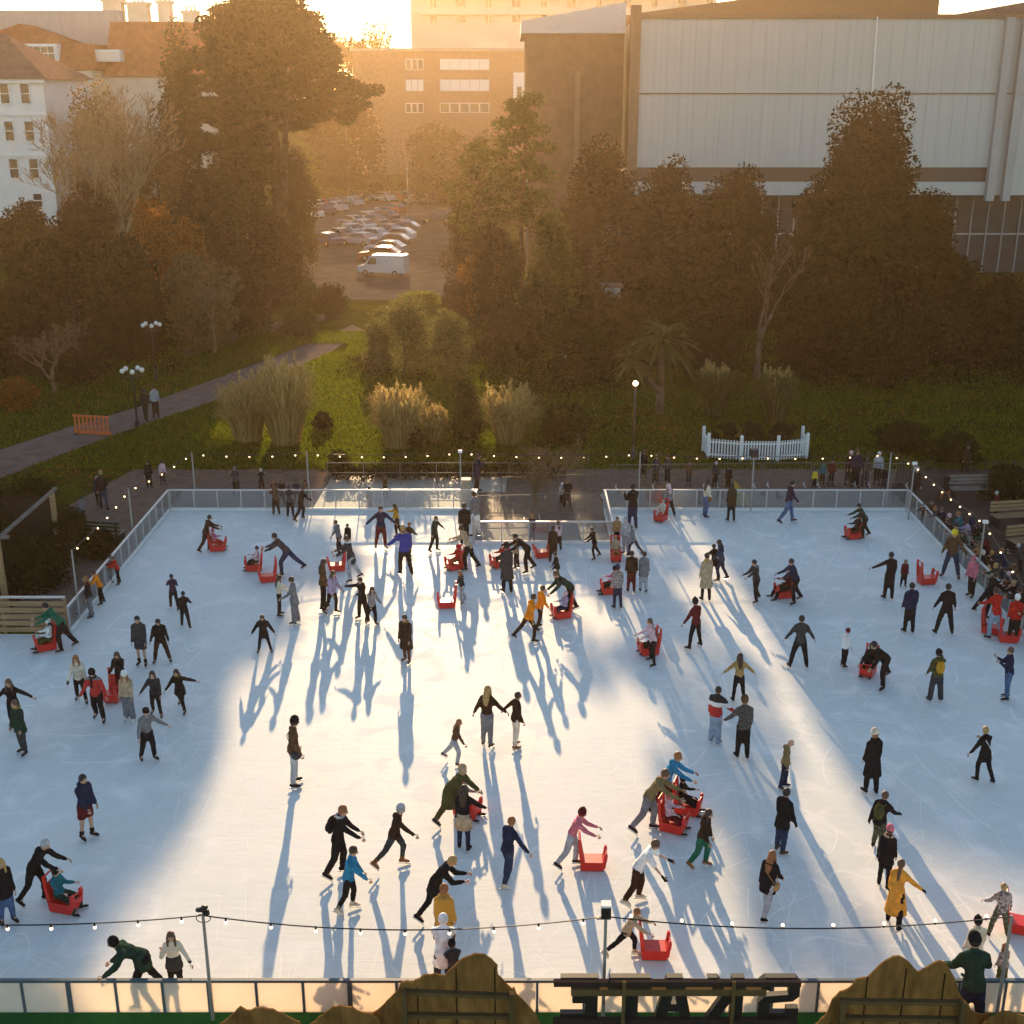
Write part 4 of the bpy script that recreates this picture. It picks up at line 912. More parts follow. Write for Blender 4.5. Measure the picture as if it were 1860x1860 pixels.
string(FP[0], lp1, 5, .1, "left string of bulbs nearest the far corner"); string(lp1, lp2, 6, .12, "left string of bulbs over the black bushes")
rp1 = lpole(*gp(1789, 948, 2.4)[:2], 2.4, "pole in the crowd outside the right barrier", 'small'); rp2 = (*gp(1905, 1125, 2.4)[:2], 2.4)
string(FP[6], rp1, 8, .12, "right string of bulbs over the plaza"); string(rp1, rp2, 5, .12, "right string of bulbs over the crowd")

# ================================================================== near scenery: mountain cutouts, letters
ply = M("plywood_back", (.33, .165, .05), .85, .3, 3.0, c2=(.13, .065, .022), stretch=(1.6, 1, .5), bump=.5); plyl = M("batten_wood", (.12, .08, .035), .9, .25, 2.0)
def cutout(name, px, D, label, battens, extra=0):
    rg = random.Random(int(px[0][0])); q = []
    for (xa, ya), (xb, yb) in zip(px, px[1:]):
        n_ = max(1, int(math.hypot(xb - xa, yb - ya) / 7))
        for k in range(n_): q.append((xa + (xb - xa) * k / n_ + (rg.uniform(-1.2, 1.2) if k else 0), ya + (yb - ya) * k / n_ + (rg.uniform(-1.8, 1.8) if k else 0)))
    px = q + [px[-1]]
    pts = [at(x, y, D) for x, y in px]; o0 = Vector((pts[0].x, D, 0)); r_ = empty(name, o0, label, "stage scenery", group="mountain cutouts")
    poly = [(p.x - o0.x, 0, p.z) for p in pts]; poly += [(poly[-1][0] + .1, 0, .03), (poly[0][0] - .1, 0, .03)]
    m_ = MB(); m_.prism(poly, (0, .035, 0)); o = m_.build("board", ply, r_, fix=True)
    if battens:                                    # joints between the plywood sheets
        xs = [p[0] for p in px]; m_ = MB()
        for t in (.3, .52, .74):
            xx = xs[0] + (xs[-1] - xs[0]) * t; yt = min(p[1] for p in px if abs(p[0] - xx) < 30) + 22; a = at(xx, yt, D) - o0; m_.box((a.x, -.004, a.z / 2), (.022, .012, a.z))
        m_.build("sheet_joint", M("joint_dark", (.03, .018, .008), .9), r_)
    for (xa, ya, xb, yb, w) in battens:
        a, b = at(xa, ya, D) - o0, at(xb, yb, D) - o0
        m_ = MB(); m_.bar((a.x, -.045, a.z), (b.x, -.045, b.z), w, .07); m_.build("batten", plyl, r_)
    for xp in ((battens[0][0], battens[0][2]) if battens else ()):
        a = at(xp, battens[0][1] - 5, D) - o0; m_ = MB(); m_.box((a.x, -.14, a.z / 2), (.09, .1, a.z)); m_.build("post", plyl, r_)
    return r_
cutout("mountain_cutout", [(662, 1846), (682, 1838), (700, 1822), (722, 1800), (728, 1786), (740, 1782), (748, 1786), (768, 1772), (790, 1769), (808, 1773), (822, 1758), (840, 1742), (862, 1733), (880, 1734), (892, 1742), (904, 1754), (905, 1772), (918, 1786), (930, 1797), (934, 1794), (938, 1806), (958, 1826), (970, 1840), (982, 1862)], 17.75, "big brown plywood mountain with two peaks left of the letters", [(735, 1798, 930, 1806, .11), (735, 1840, 930, 1843, .1)])
cutout("mountain_cutout", [(398, 1862), (415, 1850), (436, 1829), (448, 1836), (470, 1831), (496, 1834), (520, 1846), (545, 1857)], 17.55, "small low plywood mountain under the coiled floodlight pole", [])
cutout("mountain_cutout", [(562, 1862), (585, 1845), (604, 1829), (618, 1827), (640, 1830), (655, 1839), (672, 1842), (690, 1852)], 17.6, "small rounded plywood mountain at the left foot of the big one", [])
cutout("mountain_cutout", [(1480, 1862), (1502, 1842), (1512, 1816), (1526, 1802), (1548, 1791), (1556, 1779), (1576, 1776), (1600, 1752), (1622, 1738), (1634, 1737), (1650, 1747), (1668, 1766), (1672, 1764), (1690, 1754), (1708, 1746), (1720, 1750), (1734, 1776), (1744, 1805), (1756, 1822), (1764, 1836), (1782, 1843), (1800, 1840)], 17.75, "plywood mountain with two peaks right of the letters", [(1528, 1815, 1745, 1818, .1), (1528, 1845, 1745, 1848, .1)])
cutout("mountain_cutout", [(1786, 1862), (1802, 1848), (1822, 1838), (1850, 1842), (1880, 1850)], 17.45, "low plywood mountain in the bottom right corner", [])
D6 = 18.15; r_ = empty("letter_sign", (at(1235, 1815, D6).x, D6, 0), "black wooden SKATE letters on a frame, seen from behind", "sign"); lm = M("black_letters", (.012, .013, .013), .55)
z0, z1_ = at(1235, 1853, D6).z, at(1235, 1776, D6).z; hL = z1_ - z0; xo = at(1235, 1815, D6).x
def letter(name, px0, px1, poly):
    a, b = at(px0, 1815, D6).x - xo, at(px1, 1815, D6).x - xo; m_ = MB()
    m_.prism([(a + u * (b - a), 0, z0 + v * hL) for u, v in poly], (0, .12, 0)); m_.build(name, lm, r_, fix=True)
# outlines as they look from behind (mirrored)
letter("letter", 1018, 1086, [(0, 0), (1, 0), (1, 1), (.0, 1), (.0, .86), (.66, .86), (.66, .6), (.32, .6), (.32, .4), (.66, .4), (.66, .15), (0, .15)])
letter("letter", 1106, 1180, [(.36, 0), (.72, 0), (.72, .84), (1, .84), (1, 1), (.0, 1), (.0, .84), (.36, .84)])
letter("letter", 1190, 1258, [(0, 0), (.3, 0), (.36, .2), (.64, .2), (.7, 0), (1, 0), (.72, 1), (.5, 1), (.5, .72), (.58, .38), (.42, .38), (.499, .72), (.499, 1), (.28, 1)])
letter("letter", 1282, 1350, [(1, 0), (1, 1), (.66, 1), (.66, .62), (.28, 1), (.0, 1), (.42, .55), (.0, 0), (.34, 0), (.66, .42), (.66, 0)])
letter("letter", 1378, 1452, [(1, .12), (.88, 0), (.14, 0), (0, .12), (0, .42), (.14, .56), (.72, .6), (.72, .84), (.3, .84), (.3, .7), (.0, .7), (.0, .9), (.12, 1), (.88, 1), (1, .88), (1, .56), (.84, .44), (.28, .4), (.28, .17), (.7, .17), (.7, .28), (1, .28)])
W6 = at(1450, 1815, D6).x - at(1005, 1815, D6).x; xm = (at(1450, 1815, D6).x + at(1005, 1815, D6).x) / 2 - xo
m_ = MB(); m_.box((xm, -.06, z1_ - .06), (W6, .1, .1)); m_.build("top_beam", M("dark_wood", (.04, .03, .025), .8), r_); m_ = MB(); m_.box((xm - .15, -.08, z1_ - .22), (W6 * .79, .1, .14)); m_.build("middle_beam", plyl, r_)
m_ = MB(); m_.box((xm, -.06, z0 + .04), (W6, .1, .1)); m_.build("bottom_beam", M("dark_wood", (.04, .03, .025), .8), r_)
for xx in (1131, 1328): m_ = MB(); m_.box((at(xx, 1815, D6).x - xo, -.16, (z1_ + .05) / 2), (.06, .06, z1_ + .05)); m_.build("post", plyl, r_)
# timber kiosk at the left edge
r_ = empty("timber_kiosk", (-16.6, 37.5, 0), "open timber kiosk frame with a grey top beam at the left rink corner", "kiosk"); m_ = MB()
for x, y in ((0, 0), (-6, 0), (0, 5), (-6, 5)): m_.box((x, y, 1.3), (.16, .16, 2.6))
m_.build("frame", wood, r_); m_ = MB(); m_.box((-3, 0, 2.68), (6.8, .12, .1)); m_.box((.1, 2.5, 2.68), (.1, 5.4, .1)); m_.bar((-.1, 0, 2.1), (-.9, 0, 2.62), .08, .08); m_.build("beam", M("kiosk_beam", (.17, .15, .13), .85, .2, 3), r_)
m_ = MB(); m_.box((-3, 4.9, 1.2), (5.8, .08, 2.4)); m_.box((-3, .3, .5), (5.8, .06, 1.0)); m_.box((-3, 2.5, .02), (6, 5, .03)); m_.build("wall", M("kiosk_wall", (.025, .02, .018), .9), r_)  # near-black colour on wall and floor stands in for interior shade

# ================================================================== red skating aids
def aidproto():
    r_ = empty("skating_aid", (0, 0, 0), "x", "skating aid"); w = .21
    m_ = MB(); prof = [(-.36, .04), (.3, .04), (.4, .14), (.43, .36), (.36, .36), (.3, .3), (-.28, .3), (-.34, .38), (-.4, .38)]
    m_.prism([(-w, y, z) for y, z in prof], (2 * w, 0, 0)); m_.build("seat", redp, r_, fix=True)
    m_ = MB()
    for s in (-1, 1): m_.prism([(s * w, -.40, .3), (s * w, -.27, .3), (s * w, -.36, .72), (s * w, -.39, 1.0), (s * w, -.46, 1.0), (s * w, -.45, .7)], (-s * .06, 0, 0))
    m_.prism([(-.16, -.36, .36), (.16, -.36, .36), (.15, -.42, .78), (-.15, -.42, .78)], (0, .03, 0)); m_.build("backrest", redp, r_, fix=True)
    m_ = MB(); m_.tube((-.21, -.425, .985), .026, (.21, -.425, .985), .026, 8); m_.build("handle", redp, r_)
    m_ = MB()
    for s in (-1, 1): m_.prism([(s * w, .33, .34), (s * w, .44, .34), (s * w, .46, .5), (s * w, .43, .6), (s * w, .36, .56)], (-s * .07, 0, 0))
    m_.tube((-.2, .42, .53), .022, (.2, .42, .53), .022, 8); m_.build("front_guard", redp, r_, fix=True)
    for s in (-1, 1): m_ = MB(); m_.box((s * .16, 0, .02), (.03, .7, .04)); m_.build("runner", M("steel_runner", (.4, .4, .42), .3, metal=.8), r_)
    return r_
ap = aidproto(); af = True
def aid(x, y, f, label, sc=1.0):
    global af
    o = ap if af else copy_tree(ap); af = False
    b = gp(x, y, ICE); o.location = b; o.rotation_euler = (0, 0, math.pi + R(f)); o.scale = (sc * .88, sc * .74, sc * .86); tag(o, label, "skating aid", "red skating aids"); return o

# ================================================================== people
PAL = {'k': (.016, .016, .018), 'cr': (.045, .047, .052), 'n': (.02, .028, .06), 'br': (.11, .06, .035), 'db': (.045, .026, .018), 'ol': (.075, .072, .03), 'kh': (.2, .15, .07), 'be': (.42, .31, .2),
       'cm': (.62, .54, .42), 'w': (.75, .74, .72), 'gy': (.17, .17, .18), 'lg': (.36, .37, .39), 'r': (.45, .025, .02), 'mr': (.11, .018, .022), 'or': (.75, .22, .02), 'mu': (.5, .25, .03), 'ye': (.7, .52, .04),
       'te': (.02, .13, .16), 'bl': (.03, .2, .36), 'rb': (.02, .035, .25), 'je': (.07, .12, .22), 'dj': (.03, .048, .09), 'lj': (.25, .32, .4), 'pk': (.55, .16, .2), 'lp': (.62, .42, .45), 'li': (.38, .3, .42),
       'gr': (.02, .12, .075), 'dg': (.022, .045, .032), 'tan': (.34, .2, .09), 'gi': (.26, .1, .035), 'bn': (.38, .24, .09), 'pu': (.04, .025, .05), 'am': (.68, .3, .05)}
skin = M("skin", (.5, .3, .2), .55, .06, 8); eye = M("eye", (.02, .015, .012), .3); lip = M("lips", (.35, .12, .1), .5)
CL = {}
def cloth(c):
    if isinstance(c, (list, tuple)): return bandmat(c)
    if c == 'plaid': return plaid()
    if c == 'camo': return M("camouflage", (.17, .16, .1), .9, 0, 14, c2=(.025, .03, .02))
    if c == 'print': return M("patterned_fabric", (.5, .42, .4), .9, 0, 22, c2=(.05, .03, .03))
    return M("fabric_" + c, PAL[c], .9, .32, 7.0, spec=.2, bump=.4)
def bandmat(bands):
    key = "bands_" + "_".join("%s%.2f" % (c, z) for c, z in bands)
    if key in MC: return MC[key]
    m, nt, b = nodes(key); tc = nt.nodes.new("ShaderNodeTexCoord"); sp = nt.nodes.new("ShaderNodeSeparateXYZ"); dv = nt.nodes.new("ShaderNodeMath"); dv.operation = 'DIVIDE'; dv.inputs[1].default_value = 2.0
    cr = nt.nodes.new("ShaderNodeValToRGB"); cr.color_ramp.interpolation = 'CONSTANT'; e = cr.color_ramp.elements
    while len(e) < len(bands): e.new(.5)
    for i, (c, z) in enumerate(bands): e[i].position = z / 2; e[i].color = (*PAL[c], 1)
    nt.links.new(tc.outputs["Object"], sp.inputs[0]); nt.links.new(sp.outputs[2], dv.inputs[0]); nt.links.new(dv.outputs[0], cr.inputs[0]); nt.links.new(cr.outputs[0], b.inputs["Base Color"])
    b.inputs["Roughness"].default_value = .9; MC[key] = m; return m
def plaid():
    if 'plaid' in MC: return MC['plaid']
    m, nt, b = nodes('plaid'); tc = nt.nodes.new("ShaderNodeTexCoord"); ck = nt.nodes.new("ShaderNodeTexChecker"); ck.inputs[3].default_value = 19.0
    ck.inputs[1].default_value = (.03, .03, .03, 1); ck.inputs[2].default_value = (.09, .085, .08, 1); nt.links.new(tc.outputs["Object"], ck.inputs[0]); nt.links.new(ck.outputs[0], b.inputs["Base Color"]); b.inputs["Roughness"].default_value = .9; MC['plaid'] = m; return m

# poses: lean, (left leg fwd,out,knee), (right leg), (left arm fwd,out,elbow), (right arm), head pitch
PO = {
 'stand': (3, (4, 3, 6), (-3, 3, 5), (6, 6, 14), (3, 7, 18), 6), 'skate': (9, (16, 5, 24), (-8, 7, 20), (14, 11, 26), (6, 12, 24), 6), 'walk': (6, (20, 3, 10), (-18, 3, 16), (-16, 6, 15), (20, 6, 24), 5),
 'stride': (14, (26, 6, 34), (-26, 12, 14), (-18, 13, 18), (34, 14, 26), 4), 'stride2': (14, (-26, 12, 14), (26, 6, 34), (34, 14, 26), (-18, 13, 18), 4), 'wide': (5, (4, 15, 8), (2, 13, 8), (8, 15, 18), (4, 17, 16), 4),
 'arms': (7, (8, 6, 14), (-6, 7, 14), (14, 44, 18), (6, 48, 16), 5), 'fwd': (10, (12, 5, 20), (-8, 6, 20), (42, 9, 24), (30, 10, 26), 8), 'push': (28, (18, 5, 24), (-14, 6, 20), (46, 5, 22), (50, 5, 18), 2), 'low': (52, (26, 7, 30), (-8, 9, 22), (34, 6, 14), (28, 6, 16), -6),
 'lunge': (40, (34, 6, 36), (-38, 8, 8), (52, 8, 14), (48, 8, 14), -4), 'sit': (-6, (82, 8, 60), (80, 9, 56), (36, 12, 58), (38, 12, 54), 8), 'rail': (16, (6, 5, 8), (-4, 6, 8), (42, 16, 60), (40, 16, 62), 6), 'phone': (4, (4, 6, 8), (-4, 6, 8), (8, 12, 14), (50, 14, 118), 8),
 'cross': (2, (3, 4, 6), (-2, 4, 6), (30, 8, 96), (30, 8, 96), 4), 'crouch': (46, (62, 8, 92), (38, 9, 84), (52, 12, 30), (50, 12, 30), -4)}
REM = []; FIX = []
def frame(d, up=(0, 0, 1)):
    d = d.normalized(); u = Vector((1, 0, 0)); u = (u - d * u.dot(d)).normalized(); return u, d.cross(u), d
def hand(mb, w, d, sx, s, curl=22):
    """palm is part of the body volume; here the four fingers and the thumb"""
    d = d.normalized(); x = Vector((0, 1, 0)); x = x - d * x.dot(d)
    if x.length < .1: x = Vector((0, 0, 1)); x = x - d * x.dot(d)
    x.normalize(); n = d.cross(x) * sx
    for i, (o, L) in enumerate(((.017, .036), (.006, .042), (-.005, .04), (-.016, .031))):
        a = w + d * (.045 * s) + x * (o * s); b = a + (d * math.cos(R(curl)) + n * math.sin(R(curl))) * (L * s * .55); c = b + (d * math.cos(R(curl * 2.2)) + n * math.sin(R(curl * 2.2))) * (L * s * .5)
        mb.tube(a, .0062 * s, b, .0056 * s, 5); mb.tube(b, .0056 * s, c, .0045 * s, 5)
    a = w + d * (.016 * s) + x * (.014 * s); b = a + (d * .6 + x * .75 + n * .25).normalized() * (.026 * s); mb.tube(a, .0078 * s, b, .006 * s, 5); mb.tube(b, .006 * s, b + (d * .9 + n * .4).normalized() * (.02 * s), .005 * s, 5)
PCOUNT = [0]
def person(x, y, top, f, pose, J, B, hair, label, group="skaters on the ice", la=None, ra=None, ll=None, rl=None, lean=None, hy=0.0, hp=None, fem=None, shoe=False, sk='k', z=ICE, seat=None, pack=None, scarf=None, bag=None, glove=None, skirt=None, hood=None, bare_arms=False, loc=None, fine=True, cat="person", roll=0.0):
    po = list(PO[pose]); le, L_, R_, LA, RA, HP = po
    if lean is not None: le = lean
    L_ = ll or L_; R_ = rl or R_; LA = la or LA; RA = ra or RA; HP = hp if hp is not None else HP
    hcol, _, hst = hair.partition(':'); hst = hst or 's'; hatc = None
    if '+' in hst: hst, _, hatc = hst.partition('+')
    if fem is None: fem = hst in ('l', 'p', 'b')
    # ---- skeleton in unit stature
    t = Vector((math.sin(R(roll)) * .9, math.sin(R(le)), math.cos(R(le)))).normalized(); P0 = Vector((0, 0, 0)); X = Vector((1, 0, 0))
    chest = P0 + t * .2; neck = P0 + t * .305; sw = .083 if fem else .096
    hd = Vector((t.x * .5, math.sin(R(le * .55 + HP)), math.cos(R(le * .55 + HP)))).normalized(); hc = neck + hd * .092 + Vector((0, .012, 0))
    J0 = {}
    for sx, (fw, ou, kn), nm in ((-1, L_, 'l'), (1, R_, 'r')):
        hip = Vector((sx * .048, 0, -.01)); d1 = Vector((sx * math.sin(R(ou)), math.sin(R(fw)) * math.cos(R(ou)), -math.cos(R(fw)) * math.cos(R(ou))))
        kne = hip + d1 * .245; g = fw - kn; d2 = Vector((sx * math.sin(R(ou * .75)), math.sin(R(g)) * math.cos(R(ou)), -math.cos(R(g)) * math.cos(R(ou))))
        ank = kne + d2 * .235; fp = max(-60, min(40, g * .75)); fd = Vector((sx * .22, math.cos(R(fp)), math.sin(R(fp)))).normalized()
        J0[nm] = [hip, kne, ank, fd, d2]
    for sx, (fw, ou, el), nm in ((-1, LA, 'L'), (1, RA, 'R')):
        sh = neck - t * .042 + X * (sx * sw); a = fw + le * .12
        d1 = Vector((sx * math.sin(R(ou)), math.sin(R(a)) * math.cos(R(ou)), -math.cos(R(a)) * math.cos(R(ou))))
        elb = sh + d1 * .168; b = a + el; o2 = ou * (1.0 if el < 60 else -.3)
        d2 = Vector((sx * math.sin(R(o2)), math.sin(R(b)) * math.cos(R(o2)), -math.cos(R(b)) * math.cos(R(o2)))); wr = elb + d2 * .145
        J0[nm] = [sh, elb, wr, d2]
    low = min(J0['l'][2].z + min(0, J0['l'][3].z * .1), J0['r'][2].z + min(0, J0['r'][3].z * .1)); lift = (.042 if shoe else .082) - low
    if seat is not None: lift = 0.0
    topz = hc.z + .07 + lift
    base = Vector(loc) if loc is not None else gp(x, y, z)
    if top > 3:
        zt = at(x, top, base.y).z - base.z; s = max(.85, min(1.95, zt / topz))
    else: s = top
    off = Vector((0, 0, lift * s if seat is None else seat + .075 * s))
    g_ = lambda v: v * s + off
    vs = .0215 * s if fine else .034 * s
    b = MB(); ex = MB()
    # ---- body: one continuous surface
    b.tube(g_(P0), .074 * s, g_(P0 + t * .1), .064 * s, 12, .68); b.tube(g_(P0 + t * .1), .064 * s, g_(chest), .08 * s, 12, .66); b.tube(g_(chest), .08 * s, g_(neck - t * .03), .07 * s, 12, .6)
    b.tube(g_(neck - t * .02), .032 * s, g_(hc - hd * .03), .03 * s, 8)
    hx, hyv, hz = frame(hd); cyaw, syaw = math.cos(R(hy)), math.sin(R(hy)); fx = hx * cyaw + hyv * syaw; fy = hyv * cyaw - hx * syaw
    H = g_(hc); b.ell(H, fx * (.05 * s), fy * (.058 * s), hz * (.07 * s), 12, 8); b.ell(H + fy * (.018 * s) - hz * (.03 * s), fx * (.034 * s), fy * (.036 * s), hz * (.036 * s), 10, 6)
    for k in 'lr':
        hip, kne, ank, fd, d2 = J0[k]; lf = 1.0 if B.endswith(':h') else .78; b.tube(g_(hip), .056 * s * lf, g_(kne), .036 * s * lf, 9); b.tube(g_(kne), .037 * s * lf, g_(kne + d2 * .09), .035 * s * lf, 8); b.tube(g_(kne + d2 * .09), .035 * s * lf, g_(ank), .023 * s, 8)
        b.tube(g_(ank), .024 * s, g_(ank + fd * .07 + Vector((0, 0, -.02))), .02 * s, 7)
    for k, sx in (('L', -1), ('R', 1)):
        sh, elb, wr, d2 = J0[k]; b.tube(g_(sh), .034 * s, g_(elb), .026 * s, 8); b.tube(g_(elb), .026 * s, g_(wr), .017 * s, 8)
        q = g_(wr); u, w, dd = frame(d2); b.ell(q + d2 * (.026 * s), Vector((0, 1, 0)) * (.019 * s) if abs(d2.y) < .8 else Vector((0, 0, 1)) * (.019 * s), X * (.013 * s), d2 * (.034 * s), 8, 6)
        hand(ex, q, d2, -sx, s)
    ex.tube(H + fy * (.05 * s) + hz * (.012 * s), .006 * s, H + fy * (.061 * s) - hz * (.01 * s), .0095 * s, 6)
    for sx in (-1, 1):
        ex.ell(H + fy * (.049 * s) + fx * (sx * .018 * s) + hz * (.006 * s), fx * (.0075 * s), fy * (.005 * s), hz * (.005 * s), 6, 5, 1)
        ex.ell(H + fx * (sx * .046 * s) - hz * (.004 * s), fx * (.006 * s), fy * (.011 * s), hz * (.016 * s), 6, 5)
    ex.ell(H + fy * (.052 * s) - hz * (.03 * s), fx * (.014 * s), fy * (.004 * s), hz * (.005 * s), 6, 4, 2)
    root = b.build("person", [skin, eye, lip]); REM.append((root, vs, ex)); tag(root, label, cat, group)
    root.location = base; root.rotation_euler = (0, 0, math.pi + R(f))
    # ---- jacket
    jc, jl = J if isinstance(J, tuple) else (J.split(':') + ['m'])[:2]
    puff = 1.0
    if isinstance(jl, str) and jl.endswith('p'): puff = 1.35; jl = jl[:-1]
    inf = .014 * puff; j = MB()
    j.tube(g_(P0 + t * .03), (.084 + inf) * s, g_(P0 + t * .12), (.07 + inf) * s, 12, .72); j.tube(g_(P0 + t * .1), (.07 + inf) * s, g_(chest), (.086 + inf) * s, 12, .7); j.tube(g_(chest), (.084 + inf) * s, g_(neck - t * .05), (.06 + inf * .6) * s, 12, .72)
    j.tube(g_(neck - t * .03), .046 * s, g_(neck + hd * .02), .042 * s, 9)
    for k in 'LR':
        sh, elb, wr, d2 = J0[k]; w_ = 1.0 + .5 * (puff - 1)
        j.tube(g_(neck - t * .012), .05 * s, g_(sh + (sh - neck) * .02), .046 * s, 9)
        if bare_arms: j.tube(g_(sh), .048 * s, g_(sh + (elb - sh) * .75), .044 * s, 9)
        else: j.tube(g_(sh), .045 * w_ * s, g_(elb), .037 * w_ * s, 9); j.tube(g_(elb), .037 * w_ * s, g_(wr - d2 * .008), .028 * w_ * s, 9)
    hl = {'s': .0, 'm': .055, 'l': .15, 'x': .27, 'xx': .36}[jl]
    if hl:
        md = ((J0['l'][1] - J0['l'][0]).normalized() + (J0['r'][1] - J0['r'][0]).normalized()).normalized()
        if seat is not None or pose in ('crouch',): hl = min(hl, .06)
        spread = abs(J0['l'][1].y - J0['r'][1].y) * min(1, hl * 3)
        e = P0 + md * hl + Vector((0, -.01, 0)); j.tube(g_(P0 + t * .05), (.088 + inf) * s, g_(e), (.088 + inf + hl * .17) * s, 12, .74 + spread * .9, cap=False)
        if seat is None: j.tube(g_(P0 - t * .02), (.08 + inf) * s, g_(P0 + md * hl * .6), (.085 + inf) * s, 12, .7, cap=False)
    if hood: j.tube(g_(neck + Vector((0, -.035, .0)) - t * .01), .04 * s, g_(neck + Vector((0, -.055, -.035))), .034 * s, 9, 1.0)
    jo = j.build("jacket", cloth(jc), root); REM.append((jo, vs * 1.08, None))
    if not hood and seat is None and jl in 'mlx' and PCOUNT[0] % 2 == 0 and not bare_arms:   # hood of the same cloth lying on the back
        q = MB(); c0 = g_(neck + Vector((0, -.05, -.012))); q.ell(c0, X * (.062 * s), Vector((0, .034 * s, .012 * s)), Vector((0, -.012 * s, .04 * s)), 10, 6); q.build("hood", cloth(jc), root, smooth=True)
    if hood:
        q = MB(); nd = 11; c0 = g_(neck + hd * .012)
        for k in range(nd):
            a = math.pi * (.12 + 1.76 * k / (nd - 1)) - math.pi / 2 * 1.0; a = R(-60 - 0) + (R(420) - 0) * k / (nd - 1) * .72 + R(30)
            q.ball(c0 + Vector((math.cos(a) * .058 * s, math.sin(a) * .05 * s - .012 * s, .01 * s)), .019 * s, 7, 5)
        q.build("hood_trim", cloth(hood), root, smooth=True)
    # ---- trousers / shorts
    bc, _, bs = B.partition(':'); tr = MB(); k0, k1, k2 = {'': (.066, .05, .041), 's': (.062, .044, .035), 'w': (.068, .056, .054), 'h': (.07, .062, .06)}[bs]
    tr.tube(g_(P0 + t * .04), .082 * s, g_(P0 - t * .015), .08 * s, 12, .72)
    for k in 'lr':
        hip, kne, ank, fd, d2 = J0[k]; tr.tube(g_(hip), k0 * s, g_(kne if bs != 'h' else kne - (kne - hip) * .12), k1 * s, 9, cap=(bs != 'h'))
        if bs != 'h': tr.tube(g_(kne), k1 * s, g_(ank - d2 * .012 if not (bs == 'w') else ank + d2 * .012), k2 * s, 9)
    to = tr.build("shorts" if bs == 'h' else "trousers", cloth(bc), root); REM.append((to, vs * 1.08, None))
    if skirt:
        q = MB(); q.tube(g_(P0 + t * .04), .092 * s, g_(P0 - Vector((0, 0, .2))), .135 * s, 14, .8, cap=False); q.build("skirt", cloth(skirt), root, smooth=True)
    # ---- skates or shoes
    for k in 'lr':
        hip, kne, ank, fd, d2 = J0[k]; up = -d2; q = MB(); sc_ = cloth(sk)
        heel = ank - fd * .022 + d2 * .028; toe = ank + fd * .098 + d2 * .036
        if not shoe: q.tube(g_(ank + up * .05), .034 * s, g_(ank + d2 * .01), .031 * s, 8)
        q.tube(g_(heel), .027 * s, g_(ank + fd * .05 + d2 * .026), .029 * s, 8, .85); q.tube(g_(ank + fd * .045 + d2 * .028), .029 * s, g_(toe), .02 * s, 8, .75)
        so_ = q.build("shoe" if shoe else "skate", sc_, root, smooth=True)
        if not shoe:
            nrm = fd.cross(X).normalized()
            if nrm.z > 0: nrm = -nrm
            q = MB(); a = ank - fd * .045 + nrm * .07; c = ank + fd * .115 + nrm * .07; q.tube(g_(a), .0045 * s, g_(c), .0045 * s, 4, 2.6)
            for p in (ank - fd * .02, ank + fd * .07): q.tube(g_(p + nrm * .05), .012 * s, g_(p + nrm * .07), .006 * s, 5)
            q.build("blade", M("blade_steel", (.55, .55, .56), .3, .05, 3, metal=.9), so_)
    # ---- hair and hat
    if hcol != 'none':
        q = MB(); q.ell(H - fy * (.009 * s) + hz * (.014 * s), fx * (.056 * s), fy * (.059 * s), hz * (.066 * s), 12, 8)
        if hst in ('l', 'p'):
            L_h = .17 if hst == 'l' else .15; p0 = H - fy * (.03 * s); p1 = g_(neck) - t.cross(X) * (-.06 * s) if False else g_(neck + Vector((0, -.055, .0)) - t * .02); p2 = p1 - t * (L_h * s * .6) + Vector((0, -.012 * s, 0))
            w_ = .05 if hst == 'l' else .024; q.tube(p0, w_ * s, p1, w_ * 1.1 * s, 9, .62); q.tube(p1, w_ * 1.1 * s, p2, w_ * .6 * s, 9, .5)
            if hst == 'l':
                for sx in (-1, 1): q.tube(H + fx * (sx * .043 * s) - hz * (.0 * s), .02 * s, g_(neck + X * (sx * .05) - t * .05 + Vector((0, .035, 0))), .021 * s, 7, .8)
        if hst == 'b': q.ball(H - fy * (.035 * s) + hz * (.065 * s), .03 * s, 9, 6)
        q.build("hair", M("hair_" + hcol, PAL[hcol], .6, .25, 20), root, smooth=True)
    if hatc:
        hn, _, kind = hatc.partition('*'); q = MB()
        if kind == 'hood':
            q.ell(H - fy * (.014 * s) + hz * (.008 * s), fx * (.061 * s), fy * (.06 * s), hz * (.074 * s), 12, 8)
        else:
            q.ell(H + hz * (.03 * s) - fy * (.006 * s), fx * (.06 * s), fy * (.064 * s), hz * (.057 * s), 12, 8)
            if kind != 'cap': q.tube(H + hz * (.016 * s) - fy * .004 * s, .061 * s, H + hz * (.04 * s) - fy * .004 * s, .061 * s, 12, 1.05, lat=fx)
            else: q.ell(H + hz * (.036 * s) + fy * (.07 * s), fx * (.04 * s), fy * (.036 * s), hz * (.006 * s), 9, 5)
            if kind == 'pom': q.ball(H + hz * (.096 * s), .024 * s, 8, 6)
        q.build("hat", cloth(hn), root, smooth=True)
    if scarf: q = MB(); [q.ball(g_(neck + hd * .012) + Vector((math.cos(k * .7) * .043 * s, math.sin(k * .7) * .04 * s, .004 * s)), .023 * s, 7, 5) for k in range(9)]; q.tube(g_(neck + Vector((.02, .06, 0))), .022 * s, g_(chest + Vector((.02, .075, -.06))), .018 * s, 7, .6); q.build("scarf", cloth(scarf), root, smooth=True)
